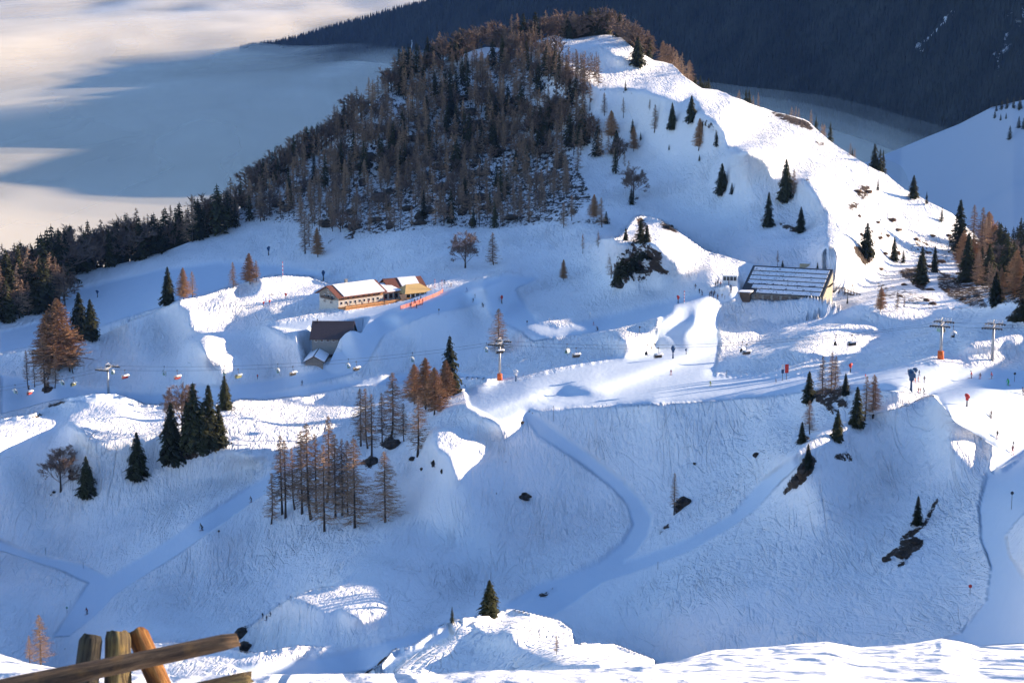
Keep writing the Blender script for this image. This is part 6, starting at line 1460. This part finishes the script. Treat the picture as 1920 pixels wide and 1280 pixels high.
PPL=[
 (470,938,12,'black','black','skier in black highest on the lower left run','glide',2.4),
 (380,990,14,'black','navy','dark skier leaning on the lower left run beside the thin pole','crouch',2.2),
 (162,1147,13,'wine','black','dark skier with red at the lower left fork','glide',2.6),
 (566,720,10,'navy','black','lone dark skier on the shaded run below the hut','stand',0.5),
 (890,556,9,'black','black','skier standing on the shaded lodge run, nearest its sunny edge','stand',0.2),
 (887,564,8,'navy','black','skier just below the one on the shaded lodge run','glide',0.5),
 (905,575,9,'black','black','crouching skier farthest down the shaded lodge run','crouch',2.0),
 (876,544,8,'blue','blue','blue skier at the sunny edge of the lodge run','glide',2.0),
 (844,538,8,'brown','brown','brown skier in the sun on the lodge run','stand',1.0),
 (833,532,8,'navy','black','dark skier highest on the sunny lodge run','glide',1.0),
 (1112,607,7,'red','red','red skier on the small sunlit bank left of the plaza road','glide',1.5),
 (1120,617,9,'black','black','bent dark skier just below the red one on the sunlit bank','crouch',2.2),
 (1257,700,11,'wine','red','dark red skier in the middle of the big sunny piste','stand',0.2),
 (1331,720,10,'olive','olive','olive yellow skier low on the big sunny piste','glide',2.6),
 (1221,654,8,'black','brown','dark skier at the narrow top of the big piste','glide',2.6),
 (1227,647,8,'navy','black','dark skier in the shade edge above the narrow piste top','glide',2.8),
 (1454,714,8,'black','black','dark skier beside the red banner','glide',1.4),
 (1622,706,9,'red','white','skier in red on the piste behind the crest trees','stand',1.0),
 (1702,697,9,'navy','navy','skier left of the tall blue snow gun','stand',1.0),
 (1732,713,12,'brown','brown','brown clad skier right of the children at the blue gun','stand',0.0),
 (1720,733,11,'brown','red','left of three skiers standing below the tall blue gun','stand',0.4),
 (1725,733,10,'orange','brown','middle one of three skiers below the tall blue gun','stand',0.0),
 (1733,735,13,'navy','brown','right one of three skiers below the tall blue gun, in blue','glide',1.8),
 (1712,712,11,'red','red','child in red leftmost in the group at the blue gun','stand',0.2),
 (1716,714,10,'orange','red','child in orange in the middle of the group at the blue gun','stand',0.8),
 (1720,712,11,'red','orange','child in red and orange at the right of the group at the blue gun','stand',1.5),
 (1722,700,10,'navy','navy','adult in navy behind the children at the blue gun','stand',0.5),
 (1822,705,14,'red','wine','left of three skiers in the sun patch below the pylons, in red','glide',1.4),
 (1836,707,12,'brown','red','middle one of three skiers in the sun patch below the pylons','stand',0.0),
 (1860,706,13,'red','brown','right one of three skiers in the sun patch below the pylons','glide',1.5),
 (1890,719,14,'green','green','skier in bright green in the shade at the right edge','glide',2.2),
 (1918,737,15,'brown','brown','brown clad skier cut by the right edge of the picture','glide',1.4),
 (1857,778,13,'brown','brown','upper one of two skiers right of the red snow gun','glide',2.8),
 (1858,780,4,'grey','grey','pale skier low to the snow, lower of two right of the red gun','crouch',1.5),
 (1869,817,15,'black','wine','dark skier with light legs halfway down the right piste','glide',2.9),
 (1899,832,10,'black','black','small dark skier right behind the lowest one on the right piste','glide',2.9),
 (1897,847,17,'wine','red','lowest skier on the right piste, in dark red with legs apart','stride',2.9),
 (492,1158,8,'black','black','left of three dark figures on the shaded knoll','stand',0.0),
 (500,1161,9,'black','navy','middle of three dark figures on the shaded knoll','stand',1.0),
 (507,1154,8,'navy','black','right of three dark figures on the shaded knoll','glide',1.0),
 (1366,533,8,'wine','black','visitor at the left post of the glass screen','stand',1.0),
]
for (px,py,hp,j,t,lb,po,rz) in PPL: person(px,py,hp,j,t,lb,po,True,rz,'skiers and snowboarders')
pl=[(1344,535,'black'),(1347,530,'navy'),(1351,536,'wine'),(1340,537,'brown'),(1329,553,'black'),(1333,552,'navy'),(1337,556,'black'),(1339,551,'grey'),(1345,558,'wine'),(1352,555,'olive'),(1353,550,'black'),(1357,558,'brown'),(1366,551,'black'),(1369,547,'navy'),(1370,541,'black'),(1311,549,'black'),(1316,551,'navy'),(1303,543,'black')]
where=['at the sunny edge left of the glass screen','beside the glass screen in dark clothes','in front of the glass screen near its left end','leftmost in the sun by the glass screen','leftmost in the shaded plaza group','second in the shaded plaza group','third in the shaded plaza group, a little nearer','fourth in the shaded plaza group, behind the third','alone between the two plaza groups','in olive in the right plaza group','at the back of the right plaza group','nearest in the right plaza group','by the entrance bay of the station','right beside the station wall','at the corner of the station and the screen','standing at the left of the plaza near the road','second by the plaza road','by the poles where the plaza road begins']
for i,((px,py,j),w) in enumerate(zip(pl,where)): person(px,py,10,j,['black','navy','grey'][i%3],'person '+w,['stand','glide','stand'][i%3],i%2==0,i*1.3,'people on the station plaza')
PD=deck.matrix_world if False else None
rt=Matrix.Rotation(R_(40),4,'Z')
spots=[(3,-1.6,'wine'),(6.5,-2.0,'black'),(9.6,-1.5,'navy'),(12.4,-1.9,'red'),(15.2,-1.4,'black'),(17.8,-2.0,'blue'),(20.2,-1.5,'wine'),(22.8,-2.2,'grey'),(25.2,-1.6,'black')]
for i,(x,y,j) in enumerate(spots):
    person(0,0,8.5,j,'black','guest in %s on the lodge terrace, %s from its left end'%(j if j!='wine' else 'dark red',['first','second','third','fourth','fifth','sixth','seventh','eighth','ninth'][i]),'stand',False,i*1.1,'guests on the lodge terrace',P=PL+rt@Vector((x,y,0.06)))
gp=[(776,566,'black'),(779,569,'wine'),(783,564,'navy'),(786,568,'red'),(788,560,'black'),(775,573,'white'),(781,575,'black'),(791,566,'brown'),(771,570,'navy'),(768,574,'wine')]
for i,(px,py,j) in enumerate(gp): person(px,py,8.5,j,'black','guest in %s in the crowd beside the orange net, %s from left'%({'wine':'dark red'}.get(j,j),['seventh','eighth','fourth','third','second','fifth','sixth','ninth','tenth','first'][i]),['stand','glide'][i%2],i%3==0,i*0.9,'guests beside the orange net')
print('people done',round(time.time()-T_START,1))

# ---------------------------------------------------------------- air: thin even haze round the whole place
def haze():
    x0,x1,y0,y1,z0,z1=-14000,12000,-1500,32000,-900,900
    vs=[(x,y,z) for z in (z0,z1) for y in (y0,y1) for x in (x0,x1)]
    fs=[(0,2,3,1),(4,5,7,6),(0,1,5,4),(2,6,7,3),(0,4,6,2),(1,3,7,5)]
    me=bpy.data.meshes.new('haze'); me.from_pydata(vs,[],fs); me.update()
    m=bpy.data.materials.new('haze'); m.use_nodes=True; n=m.node_tree.nodes; n.clear()
    o_=n.new('ShaderNodeOutputMaterial'); v=n.new('ShaderNodeVolumePrincipled')
    v.inputs['Color'].default_value=(0.20,0.42,1.0,1); v.inputs['Density'].default_value=1.6e-5; v.inputs['Anisotropy'].default_value=0.0
    m.node_tree.links.new(v.outputs[0],o_.inputs['Volume']); me.materials.append(m)
    o=link('haze',me); tag(o,kind='stuff')
haze()

# ---------------------------------------------------------------- look-alikes in one place are told apart by their order from the left
bpy.context.view_layer.update()
by={}
for o in C.objects:
    if o.parent is None and 'label' in o and 'kind' not in o: by.setdefault(o['label'],[]).append((float(proj(np.array(o.matrix_world.translation))[0]),o.name))
for lb,l in by.items():
    if 1<len(l)<=12 and len(lb.split())<=13:
        l.sort()
        for i,(x,n) in enumerate(l): C.objects[n]['label']=lb+((', left one',', right one')[i] if len(l)==2 else ', %s from left'%ORD[i])
    elif len(l)>12 and len(lb.split())<=12:
        l.sort(); q=-(-len(l)//12)
        for i,(x,n) in enumerate(l): C.objects[n]['label']=lb+', %s group from left'%ORD[i//q]
